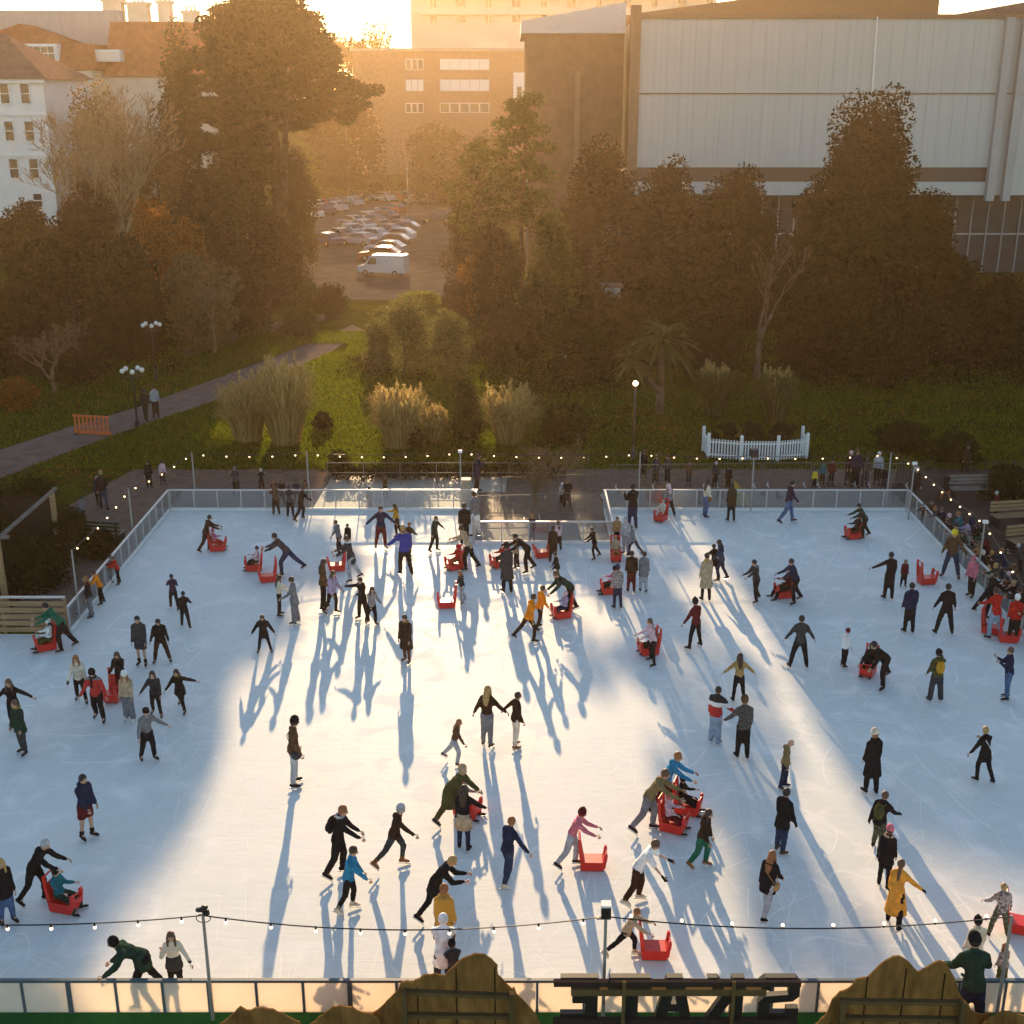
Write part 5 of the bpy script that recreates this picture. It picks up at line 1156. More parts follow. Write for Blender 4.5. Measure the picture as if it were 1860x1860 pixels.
    if pack:
        q = MB(); u, w, d = frame(t); c = g_(P0 + t * .165) - w * (-.0) ; back = Vector((0, -math.cos(R(le)), math.sin(R(le)))); c = c + back * (.105 * s); q.ell(c, X * (.085 * s), back * (.055 * s), t * (.125 * s), 12, 8)
        q.ell(c + back * (.04 * s) - t * .04 * s, X * (.06 * s), back * (.03 * s), t * (.06 * s), 10, 6); po_ = q.build("backpack", cloth(pack), root, smooth=True)
        q = MB()
        for sx in (-1, 1): q.chain([c + X * (sx * .05 * s) + t * (.1 * s), g_(neck - t * .012 + X * (sx * .06)), g_(chest + X * (sx * .062)) - back * (.078 * s), g_(P0 + t * .1 + X * (sx * .07))], [.011 * s] * 4, 5)
        q.build("strap", cloth(pack), po_, smooth=True)
    if bag:
        q = MB(); c = g_(P0 + X * .12 + Vector((0, .02, -.04))); q.ell(c, X * (.035 * s), Vector((0, .075 * s, 0)), Vector((0, 0, .07 * s)), 9, 6); bo = q.build("handbag", cloth(bag), root, smooth=True)
        q = MB(); q.chain([c + Vector((0, 0, .05 * s)), g_(chest + X * .1 + Vector((0, .03, 0))), g_(neck - X * .05 - t * .02 + Vector((0, -.02, 0))), g_(chest - X * .02 - Vector((0, .085, 0))), c + Vector((0, -.04 * s, .04 * s))], [.007 * s] * 5, 4); q.build("strap", cloth(bag), bo)
    if glove:
        for k, sx in (('L', -1), ('R', 1)):
            sh, elb, wr, d2 = J0[k]; q = MB(); p = g_(wr); q.tube(p - d2 * (.012 * s), .022 * s, p + d2 * (.05 * s), .022 * s, 8, .75)
            hand_s = MB(); hand(q, p, d2, -sx, s * 1.02); q.build("glove", cloth(glove), root, smooth=True)
    PCOUNT[0] += 1
    return root
def S(*a, **k): return person(*a, **k)
def W(x, y, top, f, pose, J, B, hair, label, **k):      # bystander in shoes outside the ice
    k.setdefault('group', "spectators around the rink"); k.setdefault('shoe', True); k.setdefault('fine', False); k.setdefault('z', .03); return person(x, y, top, f, pose, J, B, hair, label, **k)
def rider(x, y, f, h, J, B, hair, label, **k):          # somebody sitting on a skating aid
    b = gp(x, y, ICE); a = R(f); d = Vector((math.sin(a), -math.cos(a), 0)); k.setdefault('sk', 'k')
    return person(x, y, h, f, 'sit', J, B, hair, label, loc=b - d * .12, seat=.30, **k)
def finish_people():
    for o, v, ex in REM:
        m = o.modifiers.new("r", 'REMESH'); m.mode = 'VOXEL'; m.voxel_size = v; m.use_smooth_shade = True
        q = o.modifiers.new("s", 'SMOOTH'); q.factor = .5; q.iterations = 2
    dg = bpy.context.evaluated_depsgraph_get(); dg.update(); out = []
    for o, v, ex in REM: out.append(bpy.data.meshes.new_from_object(o.evaluated_get(dg)))
    for (o, v, ex), me in zip(REM, out):
        if ex is None:                                  # soft folds in the cloth
            n = len(me.vertices); c = np.empty(n * 3); me.vertices.foreach_get('co', c); c = c.reshape(-1, 3); nr = np.empty(n * 3); me.vertex_normals.foreach_get('vector', nr); nr = nr.reshape(-1, 3)
            k = 60.0; ph = sum(map(ord, o.name)) % 17
            d = np.sin(c[:, 2] * k + 3 * np.sin(c[:, 0] * 21 + ph) + c[:, 1] * 17) * .5 + np.sin(c[:, 0] * 41 + c[:, 2] * 29 + 2 * np.sin(c[:, 1] * 33 + ph)) * .5
            c += nr * (d * .0055 + .001)[:, None]; me.vertices.foreach_set('co', c.ravel()); me.update()
        mats = [q for q in o.data.materials]; o.modifiers.clear()
        if ex is not None:
            n0 = len(me.vertices); vs = [tuple(q.co) for q in me.vertices] + ex.v; fs = [tuple(p.vertices) for p in me.polygons]; mi = [0] * len(fs) + ex.m; fs += [tuple(n0 + i for i in q) for q in ex.f]
            m2 = bpy.data.meshes.new("person"); m2.from_pydata(vs, [], fs); [m2.materials.append(q) for q in mats]; m2.polygons.foreach_set('material_index', mi); m2.polygons.foreach_set('use_smooth', [True] * len(fs)); bpy.data.meshes.remove(me); me = m2
        else:
            me.materials.clear(); [me.materials.append(q) for q in mats]; me.polygons.foreach_set('use_smooth', [True] * len(me.polygons))
        me.name = o.name; o.data = me

# ================================================================== skating aids on the ice
aid(396, 1000, 95, "red skating aid with a child, far left of the ice"); aid(462, 1036, 280, "red skating aid with a pink child, left of the pusher in jeans"); aid(487, 1056, 285, "red skating aid pushed by the skater in jeans")
aid(612, 1036, 285, "empty red skating aid pushed by the woman with a white fur hood"); aid(812, 1103, 275, "empty red skating aid left of the entrance platform"); aid(826, 1034, 300, "red skating aid under the woman in the beige jumper")
aid(907, 1030, 300, "red skating aid behind the long dark grey coat"); aid(985, 1012, 285, "red skating aid at the entrance platform front"); aid(1020, 1122, 290, "red skating aid pushed by the bent man beside the orange jackets")
aid(1118, 1018, 0, "red skating aid with a beige child below the platform's right corner"); aid(1108, 1078, 275, "red skating aid hidden in the cluster right of the platform"); aid(1178, 1188, 285, "red skating aid pushed by the woman in the pink top")
aid(1200, 946, 330, "red skating aid with a white child at the far barrier"); aid(1424, 1085, 280, "red skating aid with a brown rider, pushed by a man in navy"); aid(1550, 978, 285, "red skating aid near the far right corner")
aid(1682, 1060, 100, "empty red skating aid standing alone near the right barrier"); aid(1576, 1226, 330, "red skating aid with a dark child under the bent skater in black"); aid(1800, 1150, 60, "red skating aid behind the red hoodie at the right barrier"); aid(1830, 1165, 80, "red skating aid beside the white fur hat at the right barrier")
aid(85, 1180, 300, "red skating aid below the slatted timber fence"); aid(207, 1272, 0, "dark red skating aid between the cream jumpers on the left"); aid(120, 1652, 75, "red skating aid with a teal child at the near left")
aid(848, 1480, 60, "red skating aid pushed by the olive coat"); aid(1222, 1508, 65, "red skating aid with a pink child in front of the khaki jacket"); aid(1248, 1476, 70, "red skating aid with a dark hatted child pushed by the blue jacket")
aid(1076, 1576, 88, "bright red empty skating aid pushed by the child in pink", .95); aid(1188, 1736, 88, "bright red empty skating aid pushed by the child in beige", .95); aid(1850, 1690, 70, "red skating aid cut by the right edge near the patterned skater")

# ================================================================== skaters: far rows
S(376, 1003, 936, 100, 'push', 'db:m', 'db', 'db:s', "man in dark brown bent over a child's red aid, far left of the ice", lean=20)
rider(396, 1000, 95, 1.05, 'pk', 'r', 'db:s+pk', "small child in pink sitting on the far left red aid")
S(216, 1062, 1010, 300, 'rail', 'r:mp', 'k', 'db:s', "child in a red jacket holding on to the left barrier")
S(203, 1058, 1006, 120, 'stand', 'gy', 'gy', 'k:s', "person in grey behind the child in red at the left barrier")
S(185, 1098, 1036, 290, 'rail', 'or:mp', 'k', 'db:s', "person in an orange jacket leaning on the left barrier")
S(166, 1122, 1046, 300, 'stand', 'k', 'gy', 'gi:l', "ginger haired person in a black top and grey trousers at the left barrier")
S(317, 1106, 1045, 200, 'fwd', 'pu', 'k', 'k:s', "skater in dark purple, upper one of the dark pair on the left", ll=(24, 6, 40))
S(337, 1140, 1078, 190, 'stride', 'k', 'k', 'k:s', "skater all in black striding, lower one of the dark pair on the left", lean=22)
S(259, 1210, 1118, 0, 'stand', 'cr:l', 'cr:h', 'k:s', "man in a long charcoal jacket with bare shins")
S(295, 1204, 1122, 10, 'wide', 'k', 'db', 'k:s', "man in a black jacket and brown trousers looking down, beside the bare shins", hp=22)
S(149, 1278, 1187, 10, 'fwd', 'cm', 'k:s', 'gi:l', "woman in a cream jumper with ginger hair and black gloves", glove='k', la=(20, 14, 18), ra=(16, 14, 20))
S(181, 1312, 1212, 0, 'fwd', ([('k', 0), ('r', .72), ('gy', 1.34)], 'm'), 'k', 'k:s+k', "man in a red jacket and black beanie skating toward the camera", la=(20, 26, 16), ra=(14, 22, 24), scarf='k')
S(223, 1266, 1181, 0, 'fwd', 'k', 'mr', 'db:l', "woman in black with long dark hair above the dark red aid", la=(36, 8, 30), ra=(36, 8, 30))
S(236, 1310, 1218, 0, 'stand', 'be', 'gy:w', 'gi:l+w', "woman in a beige jacket, white hat and grey trousers", sk='w')
S(286, 1303, 1216, 5, 'skate', ([('k', 0), ('w', 1.22)], 'm'), 'k:s', 'db:l', "woman in black with white shoulders holding a friend's hand", ra=(8, 34, 10))
S(331, 1294, 1212, 350, 'stride', 'k:l', 'k:s', 'db:l', "woman in a black fur hooded coat throwing one arm out", la=(10, 84, 4), ra=(14, 30, 10), hood='bn')
S(31, 1330, 1231, 0, 'arms', 'k', 'k', 'br:l', "long haired woman in black with arms spread, at the left edge", la=(10, 66, 6), ra=(6, 44, 8))
S(43, 1370, 1270, 330, 'stand', 'dg:lp', 'cr', 'br:s', "person in a dark green parka with a fur trimmed hood at the left edge", hood='bn')
S(272, 1383, 1284, 40, 'arms', 'gy:s', 'k', 'k:s+k*cap', "boy in a grey jumper and dark cap wobbling with arms forward", la=(30, 40, 30), ra=(10, 20, 20))
rider(85, 1180, 300, 1.25, 'w', 'ol', 'k:l+w', "child in white sitting on the red aid by the timber fence")
S(118, 1182, 1.7, 285, 'push', 'gr:m', 'k', 'k:s', "adult in a green jacket bent over the aid by the timber fence", lean=38)
S(548, 946, 884, 120, 'stride', 'k', 'k', 'db:s', "skater in black striding away from the far left barrier")
S(528, 940, 884, 190, 'rail', 'cr', 'k', 'k:s', "skater in charcoal at the far left barrier")
S(502, 936, 882, 200, 'rail', 'br', 'db', 'br:l', "skater in brown among the group at the far left barrier", fem=True)
rider(462, 1036, 280, 1.15, 'lp', 'k', 'k:s', "child in pale pink sitting on the red aid left of the jeans skater")
S(524, 1044, 1.72, 278, 'lunge', 'cr', 'dj', 'k:s', "skater in a charcoal top and blue jeans lunging behind a red aid")
S(509, 1120, 1045, 110, 'stand', 'cm:s', 'k:s', 'db:l', "woman in a cream top with long dark hair facing a friend in grey", ra=(40, 10, 30), la=(36, 14, 30))
S(537, 1133, 1048, 270, 'stand', 'gy:l', 'gy:w', 'db:s', "tall person in an all grey one piece suit", la=(30, 14, 30))
S(481, 1186, 1116, 5, 'wide', 'k:lp', 'k:s', 'db:s', "child in a black coat with a brown fur hood, alone left of centre", hood='br', la=(6, 34, 6), ra=(6, 34, 6))
S(589, 1108, 1016, 100, 'stand', 'br:m', 'k:s', 'db:l', "woman in brown with very long dark hair, left of two friends")
S(604, 1116, 1036, 60, 'skate', 'li:mp', 'k:s', 'br:l', "woman in a pale lilac puffer and black leggings, right of two friends")
S(640, 1056, 972, 285, 'push', 'cr:l', 'lg', 'db:s', "woman in a dark coat with a white fur hood pushing an empty aid", lean=12, hood='w', fem=True)
S(617, 1010, 944, 300, 'skate', 'gy', 'k', 'br:s', "boy in a grey hoodie just behind the dark fur hooded coat", la=(10, 46, 10))
S(634, 1000, 951, 330, 'stand', 'k', 'k', 'k:s', "child in black half hidden behind the white fur hood")
S(660, 1128, 1048, 320, 'wide', 'k', 'k', 'db:s', "skater in black stumbling in the arms of a friend in a patterned coat", ra=(60, 60, 20), la=(60, 10, 30), hy=20)
S(676, 1136, 1064, 30, 'fwd', 'print', 'k', 'db:l', "skater in a patterned coat holding up the stumbling friend")
S(693, 998, 918, 20, 'arms', 'n:m', 'mr', 'db:s', "man in a navy jumper and maroon trousers with arms spread", la=(10, 44, 6), ra=(6, 54, 6))
S(722, 975, 915, 270, 'arms', 'mu:s', 'db', 'db:l', "woman in a mustard jumper near the far barrier", ra=(60, 20, 20))
S(736, 1046, 956, 200, 'skate', ([('w', 0), ('rb', .78)], 'mp'), 'k', 'bn:s', "skater in a bright blue puffer jacket with a fur hood", hood='bn', la=(20, 40, 20))
S(743, 1010, 950, 160, 'fwd', 'db', 'k', 'gi:s', "skater in brown just behind the bright blue puffer", la=(20, 30, 20))
S(790, 1003, 937, 60, 'arms', 'dg:m', 'k', 'br:s', "child in a dark green jacket with arms out, left of the platform", la=(6, 46, 8), ra=(16, 40, 10))
S(739, 1204, 1116, 330, 'stand', 'db:xp', 'br:s', 'db:s', "person in a long brown puffer coat with a fur hood standing in the sun", hood='tan', la=(4, 6, 12), ra=(4, 6, 12), sk='br')
S(852, 1036, 1.68, 260, 'push', 'be:m', 'k', 'db:b', "woman in a beige jumper bent over a red aid left of the platform", lean=24)
rider(826, 1034, 300, 1.1, 'r', 'gi', 'gi:s+r', "child in red on the aid under the beige jumper")
S(844, 992, 915, 180, 'stand', 'k:m', 'k', 'db:s', "broad man in black facing the entrance platform")
S(864, 976, 893, 230, 'stand', 'gy:m', 'w', 'db:s', "person in a grey jacket and white trousers at the platform's left corner")
S(840, 1096, 1036, 300, 'skate', ([('lg', 0), ('k', .62), ('w', 1.05)], 'm'), 'lg:w', 'gi:l', "ginger haired woman in a dark gilet with pale sleeves behind the empty aid", la=(30, 40, 20))
S(921, 1078, 988, 200, 'stand', 'cr:x', 'k', 'k:s+k', "person in a long dark grey coat and black beanie below the platform", fem=True)
S(938, 1034, 975, 250, 'stand', 'be:m', 'k', 'gi:s', "person in beige partly behind the long dark grey coat")
rider(907, 1030, 300, 1.05, 'r', 'k', 'k:s', "child in red behind the long dark grey coat")
S(958, 1040, 1.66, 290, 'push', 'k:m', 'k', 'k:s', "skater in black bending toward the long dark grey coat", lean=48)
S(1004, 1022, 956, 180, 'stand', 'db:l', 'db', 'k:s', "woman in a dark brown coat in front of the platform", fem=True)
S(1014, 1000, 946, 200, 'stand', 'lp:m', 'k', 'br:l', "woman in pale pink behind the dark brown coat")
S(1050, 1064, 1002, 290, 'skate', 'k', 'k', 'k:s', "youth in a black jacket looking left, below the platform's middle") if False else S(1012, 1062, 1003, 280, 'skate', 'k', 'k:s', 'k:s', "youth in a black jacket looking left, below the platform's middle")
S(1036, 1116, 1.74, 285, 'low', 'dg:m', 'k', 'br:s', "man in dark green bent low over a striped child's aid")
rider(1020, 1122, 290, 1.1, 'li', 'n', 'lp:s+lp', "child in lilac stripes on the aid beside the orange jackets")
S(960, 1166, 1080, 110, 'stride2', 'or:m', 'db:s', 'db:s', "front steward in an orange jacket striding right")
S(980, 1144, 1065, 120, 'skate', 'or:m', 'db:s', 'db:s', "rear steward in an orange jacket")
S(1079, 1016, 958, 285, 'fwd', 'k:m', 'k:s', 'k:s', "skater in black gliding with arms low, right front of the platform", ll=(18, 8, 30), rl=(-22, 8, 10))
rider(1118, 1018, 0, 1.1, 'be', 'tan', 'gi:s', "child in beige on the aid below the platform's right corner")
S(1136, 1008, 940, 330, 'stand', 'lg', 'lg', 'lg:s+lg', "person in pale grey behind the beige child's aid", hp=12)
S(1120, 992, 938, 350, 'stand', 'tan', 'k', 'br:s', "person in tan at the platform's right corner", hp=10)
S(1148, 962, 880, 200, 'cross', 'k:m', 'n', 'k:s', "dark dressed skater with folded arms beside the platform's right pole")
S(1150, 1010, 955, 240, 'stride', 'gy', 'n:s', 'br:s', "skater in grey stepping right behind the coat pair")
S(1121, 1106, 1028, 200, 'stand', 'print', 'n:s', 'k:s+n', "person in a patterned jacket and tall navy hat in the cluster right of the platform")
rider(1108, 1078, 275, 1.25, 'pk', 'k', 'k:s+k', "rider in a black hat on the aid in the cluster right of the platform")
S(1146, 1076, 1002, 180, 'stand', 'db:mp', 'mr', 'k:s', "skater in a brown jacket and reddish trousers, left of the coat pair")
S(1168, 1076, 1003, 170, 'stand', 'gy:l', 'lg', 'db:s', "skater in a grey coat and pale trousers, right of the coat pair", fem=True)
S(1184, 1206, 1123, 280, 'wide', 'lp:m', 'k:s', 'br:p', "woman in a pale pink top pushing a red aid with a dark child", la=(40, 8, 24), ra=(40, 8, 24), lean=10)
rider(1178, 1188, 285, 1.05, 'k', 'k', 'k:s', "dark dressed child slumped on the aid of the pink top")
S(1215, 938, 880, 200, 'push', 'gy:m', 'k', 'lp:l', "woman in grey pushing the white child at the far barrier", lean=10)
rider(1200, 946, 330, 1.0, 'cm', 'cm', 'be:s', "white dressed child on the aid at the far barrier")
S(1281, 940, 871, 120, 'stand', 'cm:s', 'je', 'k:l', "woman in a cream top and blue jeans with an orange bag", bag='gi')
S(1327, 948, 878, 190, 'stand', 'db:l', 'k:s', 'k:l', "woman in a dark brown coat standing by the far barrier")
S(1430, 951, 873, 90, 'walk', 'pu:m', 'je', 'k:s', "man in a dark jacket and grey blue jeans walking right at the far barrier")
S(1308, 1056, 981, 250, 'skate', 'dj:m', 'n:s', 'k:l', "woman in navy with long curly black hair")
S(1281, 1092, 1006, 190, 'stand', 'be:x', 'k:s', 'db:b', "woman in a long beige coat with a yellow scarf", scarf='mu')
S(1296, 1052, 990, 200, 'fwd', 'k', 'k', 'k:s', "dark skater squeezed behind the long beige coat")
S(1371, 1094, 1016, 290, 'fwd', ([('k', 0), ('gy', 1.3)], 'm'), 'k', 'k:s', "boy in black stretching one arm to the left", la=(64, 14, 6), ra=(30, 8, 40))
S(1442, 1096, 1014, 285, 'push', 'n:m', 'k', 'k:s', "man in navy pushing the brown rider", lean=20)
rider(1424, 1085, 280, 1.5, 'mr', 'k', 'db:l', "rider in dark maroon on the aid pushed by the man in navy")
S(1262, 1178, 1089, 220, 'wide', 'mr:m', 'k:s', 'k:s+k*pom', "man in maroon with a pom hat and wide black legs", ra=(10, 14, 10), la=(10, 30, 10))
S(1340, 1276, 1189, 180, 'arms', 'bn:s', 'k:s', 'db:l', "woman in a tan jumper seen from behind with long dark hair, arms spread", la=(6, 44, 8), ra=(6, 44, 8))
S(1450, 1214, 1120, 180, 'wide', 'cr:m', 'k', 'k:s', "man in a charcoal shirt seen from behind, feet apart", la=(6, 32, 8), ra=(6, 32, 8))
S(1568, 978, 914, 280, 'push', 'dg:m', 'k', 'k:s', "man in dark green bent over an aid near the far right corner", lean=34)
rider(1550, 978, 285, 1.2, 'db', 'db', 'db:s', "brown dressed child lying back on the aid near the far right corner")
S(1612, 1089, 1004, 190, 'stand', 'k:m', 'k', 'k:s', "man in black reaching one arm to the left, right part of the ice", la=(20, 62, 8))
S(1640, 1066, 1016, 350, 'stand', 'mr:m', 'k', 'br:l', "woman in a burgundy top with long brown hair beside the reaching man")
S(1649, 1150, 1060, 190, 'stand', 'n:mp', 'k', 'k:s', "man in a bulky navy jacket seen from behind", pack='n')
S(1714, 1153, 1062, 180, 'wide', 'k:m', 'k', 'k:s', "man in plain black seen from behind near the right barrier", la=(6, 22, 10))
S(1725, 1050, 962, 330, 'wide', 'br:m', 'dj', 'ye:s+ye', "person in brown with a yellow hat at the right barrier", la=(10, 36, 6))
S(1762, 1085, 1010, 300, 'stand', 'pk:mp', 'k', 'pk:s+pk', "child in a bright pink puffer at the right barrier")
S(1790, 1122, 1040, 100, 'rail', 'k:m', 'k', 'db:s', "dark skater leaning on the right barrier with a leg stretched out", ll=(-20, 22, 4))
S(1803, 1162, 1070, 200, 'fwd', 'r:m', 'lj', 'db:s', "person in a red hoodie and pale jeans at the right barrier")
S(1838, 1166, 1082, 170, 'stand', 'r:m', 'k', 'w:s+w', "person in red with a white fur hat at the right barrier")
S(1532, 1212, 1143, 120, 'stand', 'w:m', 'k:s', 'pk:s+mr', "small child in a white jacket and dark pink hat")
S(1602, 1248, 1.74, 300, 'low', 'k:m', 'k', 'k:s', "skater in black bent far over a child with one leg back", rl=(-34, 14, 4))
rider(1576, 1226, 330, 1.15, 'k', 'k', 'k:s+k', "dark child in a black hat under the far bent skater")
S(1697, 1274, 1183, 185, 'phone', 'ol:m', 'cr:w', 'k:s+k', "person with a yellow backpack raising a phone", pack='mu', rl=(0, 8, 4))
S(1826, 1271, 1176, 260, 'cross', 'n:m', 'je', 'br:s', "man in a navy jacket and blue jeans near the right edge")
# middle and near rows
S(1298, 1350, 1249, 150, 'stand', ([('r', 0), ('w', 1.1), ('k', 1.22)], 'mp'), 'lj:w', 'db:s', "person in a red, white and black jacket holding a friend's hand", ra=(14, 34, 24), la=(4, 8, 10))
S(1347, 1378, 1267, 185, 'stand', ('plaid', 'm'), 'k', 'br:s+br', "person in a grey plaid shirt seen from behind holding hands", la=(14, 34, 24))
S(1423, 1433, 1342, 70, 'stand', 'kh:m', 'n', 'none', "bald man in a khaki jacket looking down", hp=24, la=(2, 4, 8), ra=(2, 4, 8))
S(1580, 1442, 1328, 190, 'stand', 'k:x', 'k', 'gi:s+cm', "woman in a long black coat with a hood, seen from behind", hood='k', fem=True)
S(1783, 1421, 1324, 200, 'skate', 'k:l', 'k:s', 'bn:s', "blond woman in a flared black coat with a white bag", la=(4, 34, 8), ra=(30, 10, 60), bag='w', fem=True)
S(1592, 1548, 1443, 140, 'stride', 'k:m', 'camo', 'br:s', "man in camouflage trousers with a dark backpack", pack='ol', glove='k')
S(1604, 1612, 1503, 150, 'stand', 'k:l', 'k:s', 'db:s+pk', "woman in a dark puffer and pink beanie behind the orange coat", hood='be', fem=True)
S(1622, 1682, 1567, 150, 'skate', 'am:xx', 'k', 'br:p', "woman in a long amber coat with one arm out", ra=(14, 46, 14), la=(6, 8, 10), glove='k')
S(1812, 1702, 1608, 180, 'wide', 'print', 'camo', 'bn:s', "skater in black and white patterns at the right edge", la=(20, 26, 30))
S(1764, 1782, 1670, 190, 'stand', 'cm:m', 'gy', 'k:s+k*pom', "person in a cream coat and striped pom hat near the right cutout", scarf='cm')
S(1816, 1796, 1716, 200, 'stand', 'print', 'ol', 'gi:l', "child with ginger hair in a patterned coat at the near right rail")
S(161, 1524, 1406, 60, 'stand', 'n:m', 'mr:h', 'k:s', "man in a navy hoodie and maroon shorts", hood='n', ra=(34, 10, 24), sk='k', hy=0)
S(70, 1643, 1.66, 80, 'push', 'k:m', 'k:s', 'lg:s', "grey haired person in black bent over a teal child's aid", lean=30, hp=14)
rider(120, 1652, 75, 1.25, 'te', 'dg', 'k:s+k', "child in a teal jacket and black hat on the near left aid")
S(16, 1678, 1558, 40, 'stand', 'k:l', 'je', 'bn:l', "blond woman in a black coat and jeans cut by the left edge")
S(322, 1806, 1690, 10, 'stand', ([('k', 0), ('cm', .9), ('k', 1.45)], 'l'), 'k:s', 'br:l', "long haired woman in a black coat over a white shirt at the near rail", ra=(50, 16, 110), la=(30, 30, 10))
S(270, 1812, 1.66, 285, 'low', 'dg:lp', 'k', 'db:s+k*hood', "person in a black hooded coat doubled over beside the long haired woman", lean=58, la=(24, 10, 30), ra=(4, 10, 40))
S(537, 1428, 1304, 110, 'stand', 'br:m', 'lg', 'k:s+k', "man in a brown jacket with a dark shoulder bag and grey jeans", bag='cr')
S(617, 1593, 1463, 85, 'fwd', 'k:m', 'k', 'gi:s', "ginger man in black with a round backpack", pack='k', ra=(58, 14, 10), la=(30, 6, 20), hood='lg')
S(636, 1657, 1537, 85, 'fwd', 'bl:m', 'k:s', 'db:s', "child in a bright teal blue jacket in front of the ginger man", ra=(50, 16, 10), la=(14, 8, 16), sk='cm')
S(718, 1576, 1461, 80, 'stride', 'db:m', 'cr:s', 'db:s+lg', "woman in brown with a grey beanie striding right", ra=(60, 20, 8), la=(-34, 12, 16), fem=True, sk='gi')
S(885, 1357, 1248, 160, 'stand', 'db:s', 'gy', 'bn:l', "blond long haired woman holding a friend's hand in the sun", ra=(12, 40, 14), la=(-6, 26, 12), sk='br')
S(937, 1359, 1258, 110, 'stand', 'db:m', 'cm', 'db:s', "person in a dark brown jacket and white trousers holding hands in the sun", la=(-34, 34, 6), sk='gi')
S(826, 1388, 1306, 80, 'stride2', 'br:s', 'lg', 'gi:l', "ginger woman in a brown top and grey trousers striding right", ra=(30, 20, 12), la=(-20, 8, 10))
S(816, 1497, 1.68, 70, 'low', 'ol:xp', 'ol', 'be:s+be', "person in an olive coat doubled over a red aid", lean=40, hp=-20)
rider(848, 1480, 60, 1.25, 'print', 'r', 'r:s+r', "child in red and white on the aid under the olive coat")
S(843, 1544, 1429, 170, 'stand', 'k:s', 'n:s', 'db:l', "woman with long dark hair and a cream skirt, one arm out", skirt='be', ra=(24, 44, 14))
S(922, 1606, 1488, 130, 'skate', 'n:m', 'dj', 'gi:s', "man in a navy jacket and jeans with one arm low to the right", ra=(14, 38, 10), la=(2, 8, 10), sk='cm')
S(1037, 1576, 1468, 80, 'push', 'pk:s', 'lg', 'mr:s+mr*pom', "child in a pink top and pom hat pushing an empty red aid", lean=22)
S(1156, 1642, 1523, 80, 'fwd', 'w:m', 'db', 'br:s', "man in a white short sleeved shirt leaning forward with black gloves", lean=32, ra=(30, 12, 10), la=(46, 8, 10), glove='k', bare_arms=True, sk='cm')
S(1176, 1512, 1.74, 75, 'push', 'kh:m', 'gy', 'br:s', "man in a khaki jacket pushing a pink child's aid", lean=32)
rider(1222, 1508, 65, 1.15, 'lp', 'mr', 'db:s+pk', "child in pink on the aid of the khaki jacket")
S(1206, 1478, 1.68, 75, 'push', 'bl:m', 'mr', 'gi:s', "person in a bright blue jacket behind the khaki jacket", lean=24)
rider(1248, 1476, 70, 1.2, 'k', 'k', 'k:s+k*pom', "child in black on the aid of the bright blue jacket")
S(1273, 1577, 1468, 60, 'skate', 'db:m', 'gr', 'db:l', "person in a dark brown jacket and green trousers", ra=(20, 40, 50), la=(4, 6, 12), sk='gi', hood='db')
S(1417, 1550, 1434, 130, 'stand', 'k:l', 'dj', 'k:s', "man in a black coat and dark jeans below the bald man", ra=(8, 12, 8), glove='k', sk='br')
S(1391, 1664, 1549, 140, 'walk', 'k:l', 'lg', 'gi:l', "ginger woman in a dark flared coat with a tan bag strap", bag='tan')
S(790, 1672, 1.66, 80, 'push', 'k:l', 'k:s', 'bn:s', "blond person in a black coat bent forward beside the mustard coat", lean=34, ra=(40, 8, 60), la=(30, 8, 60), hp=18)
S(808, 1742, 1610, 170, 'stand', ([('br', 0), ('mu', .72)], 'x'), 'br', 'gi:b', "ginger woman in a mustard coat with a hair bun", la=(8, 8, 12), hood='bn')
S(806, 1806, 1.6, 180, 'push', 'w:lp', 'cr', 'w:s+w*hood', "person in a white fluffy coat behind the big plywood mountain", lean=30)
S(826, 1815, 1716, 200, 'push', 'cr:m', 'cr', 'k:s+k', "child in dark grey peeping over the big plywood mountain", lean=14)
S(1136, 1740, 1648, 80, 'lunge', 'be:m', 'k:s', 'gi:s', "child in a beige jumper lunging behind an empty red aid", lean=26, sk='cm')

# ================================================================== bystanders
W(476, 893, 853, 190, 'rail', 'k:m', 'k', 'cm:s+cm', "bystander in black with a cream hat outside the far left barrier", hp=0)
W(430, 900, 848, 200, 'cross', 'cr:m', 'k', 'gy:s', "grey haired bystander on the dark lawn behind the far left barrier")
for i, (x, c, hh, lab) in enumerate(((500, 'mr', 'gi:s', "bystander in maroon, first in the group outside the far left barrier"), (514, 'k', 'br:l', "long haired bystander in black, second in the group outside the far left barrier"), (540, 'n', 'k:s', "bystander in navy in the group outside the far left barrier"), (556, 'br', 'db:s', "bystander in brown, last in the group outside the far left barrier"))):
    W(x, 914, 870, 10, 'rail', c, 'k', hh, lab)
W(672, 926, 884, 0, 'stand', 'gy:m', 'gy', 'k:s', "grey bystander right behind the barrier on the sunny paving"); W(700, 902, 864, 20, 'cross', 'br', 'k', 'k:s', "bystander in brown at the railing of the sunny paving")
W(867, 893, 823, 90, 'phone', 'n:l', 'k', 'db:s', "tall bystander in a long navy coat at the entrance"); W(1030, 924, 868, 0, 'rail', 'k:m', 'k', 'gi:s', "bystander in black at the steel barrier behind the leafless tree"); W(1020, 920, 876, 20, 'stand', 'lg', 'k', 'w:s', "small pale bystander left of the one behind the leafless tree")
W(966, 985, 934, 0, 'stand', 'db:m', 'k', 'tan:s+tan', "person in brown with a tan cap waiting on the platform", z=.08); W(1118, 925, 868, 350, 'cross', 'k', 'k', 'k:s', "bystander in black at the right end of the platform", z=.08) if False else None
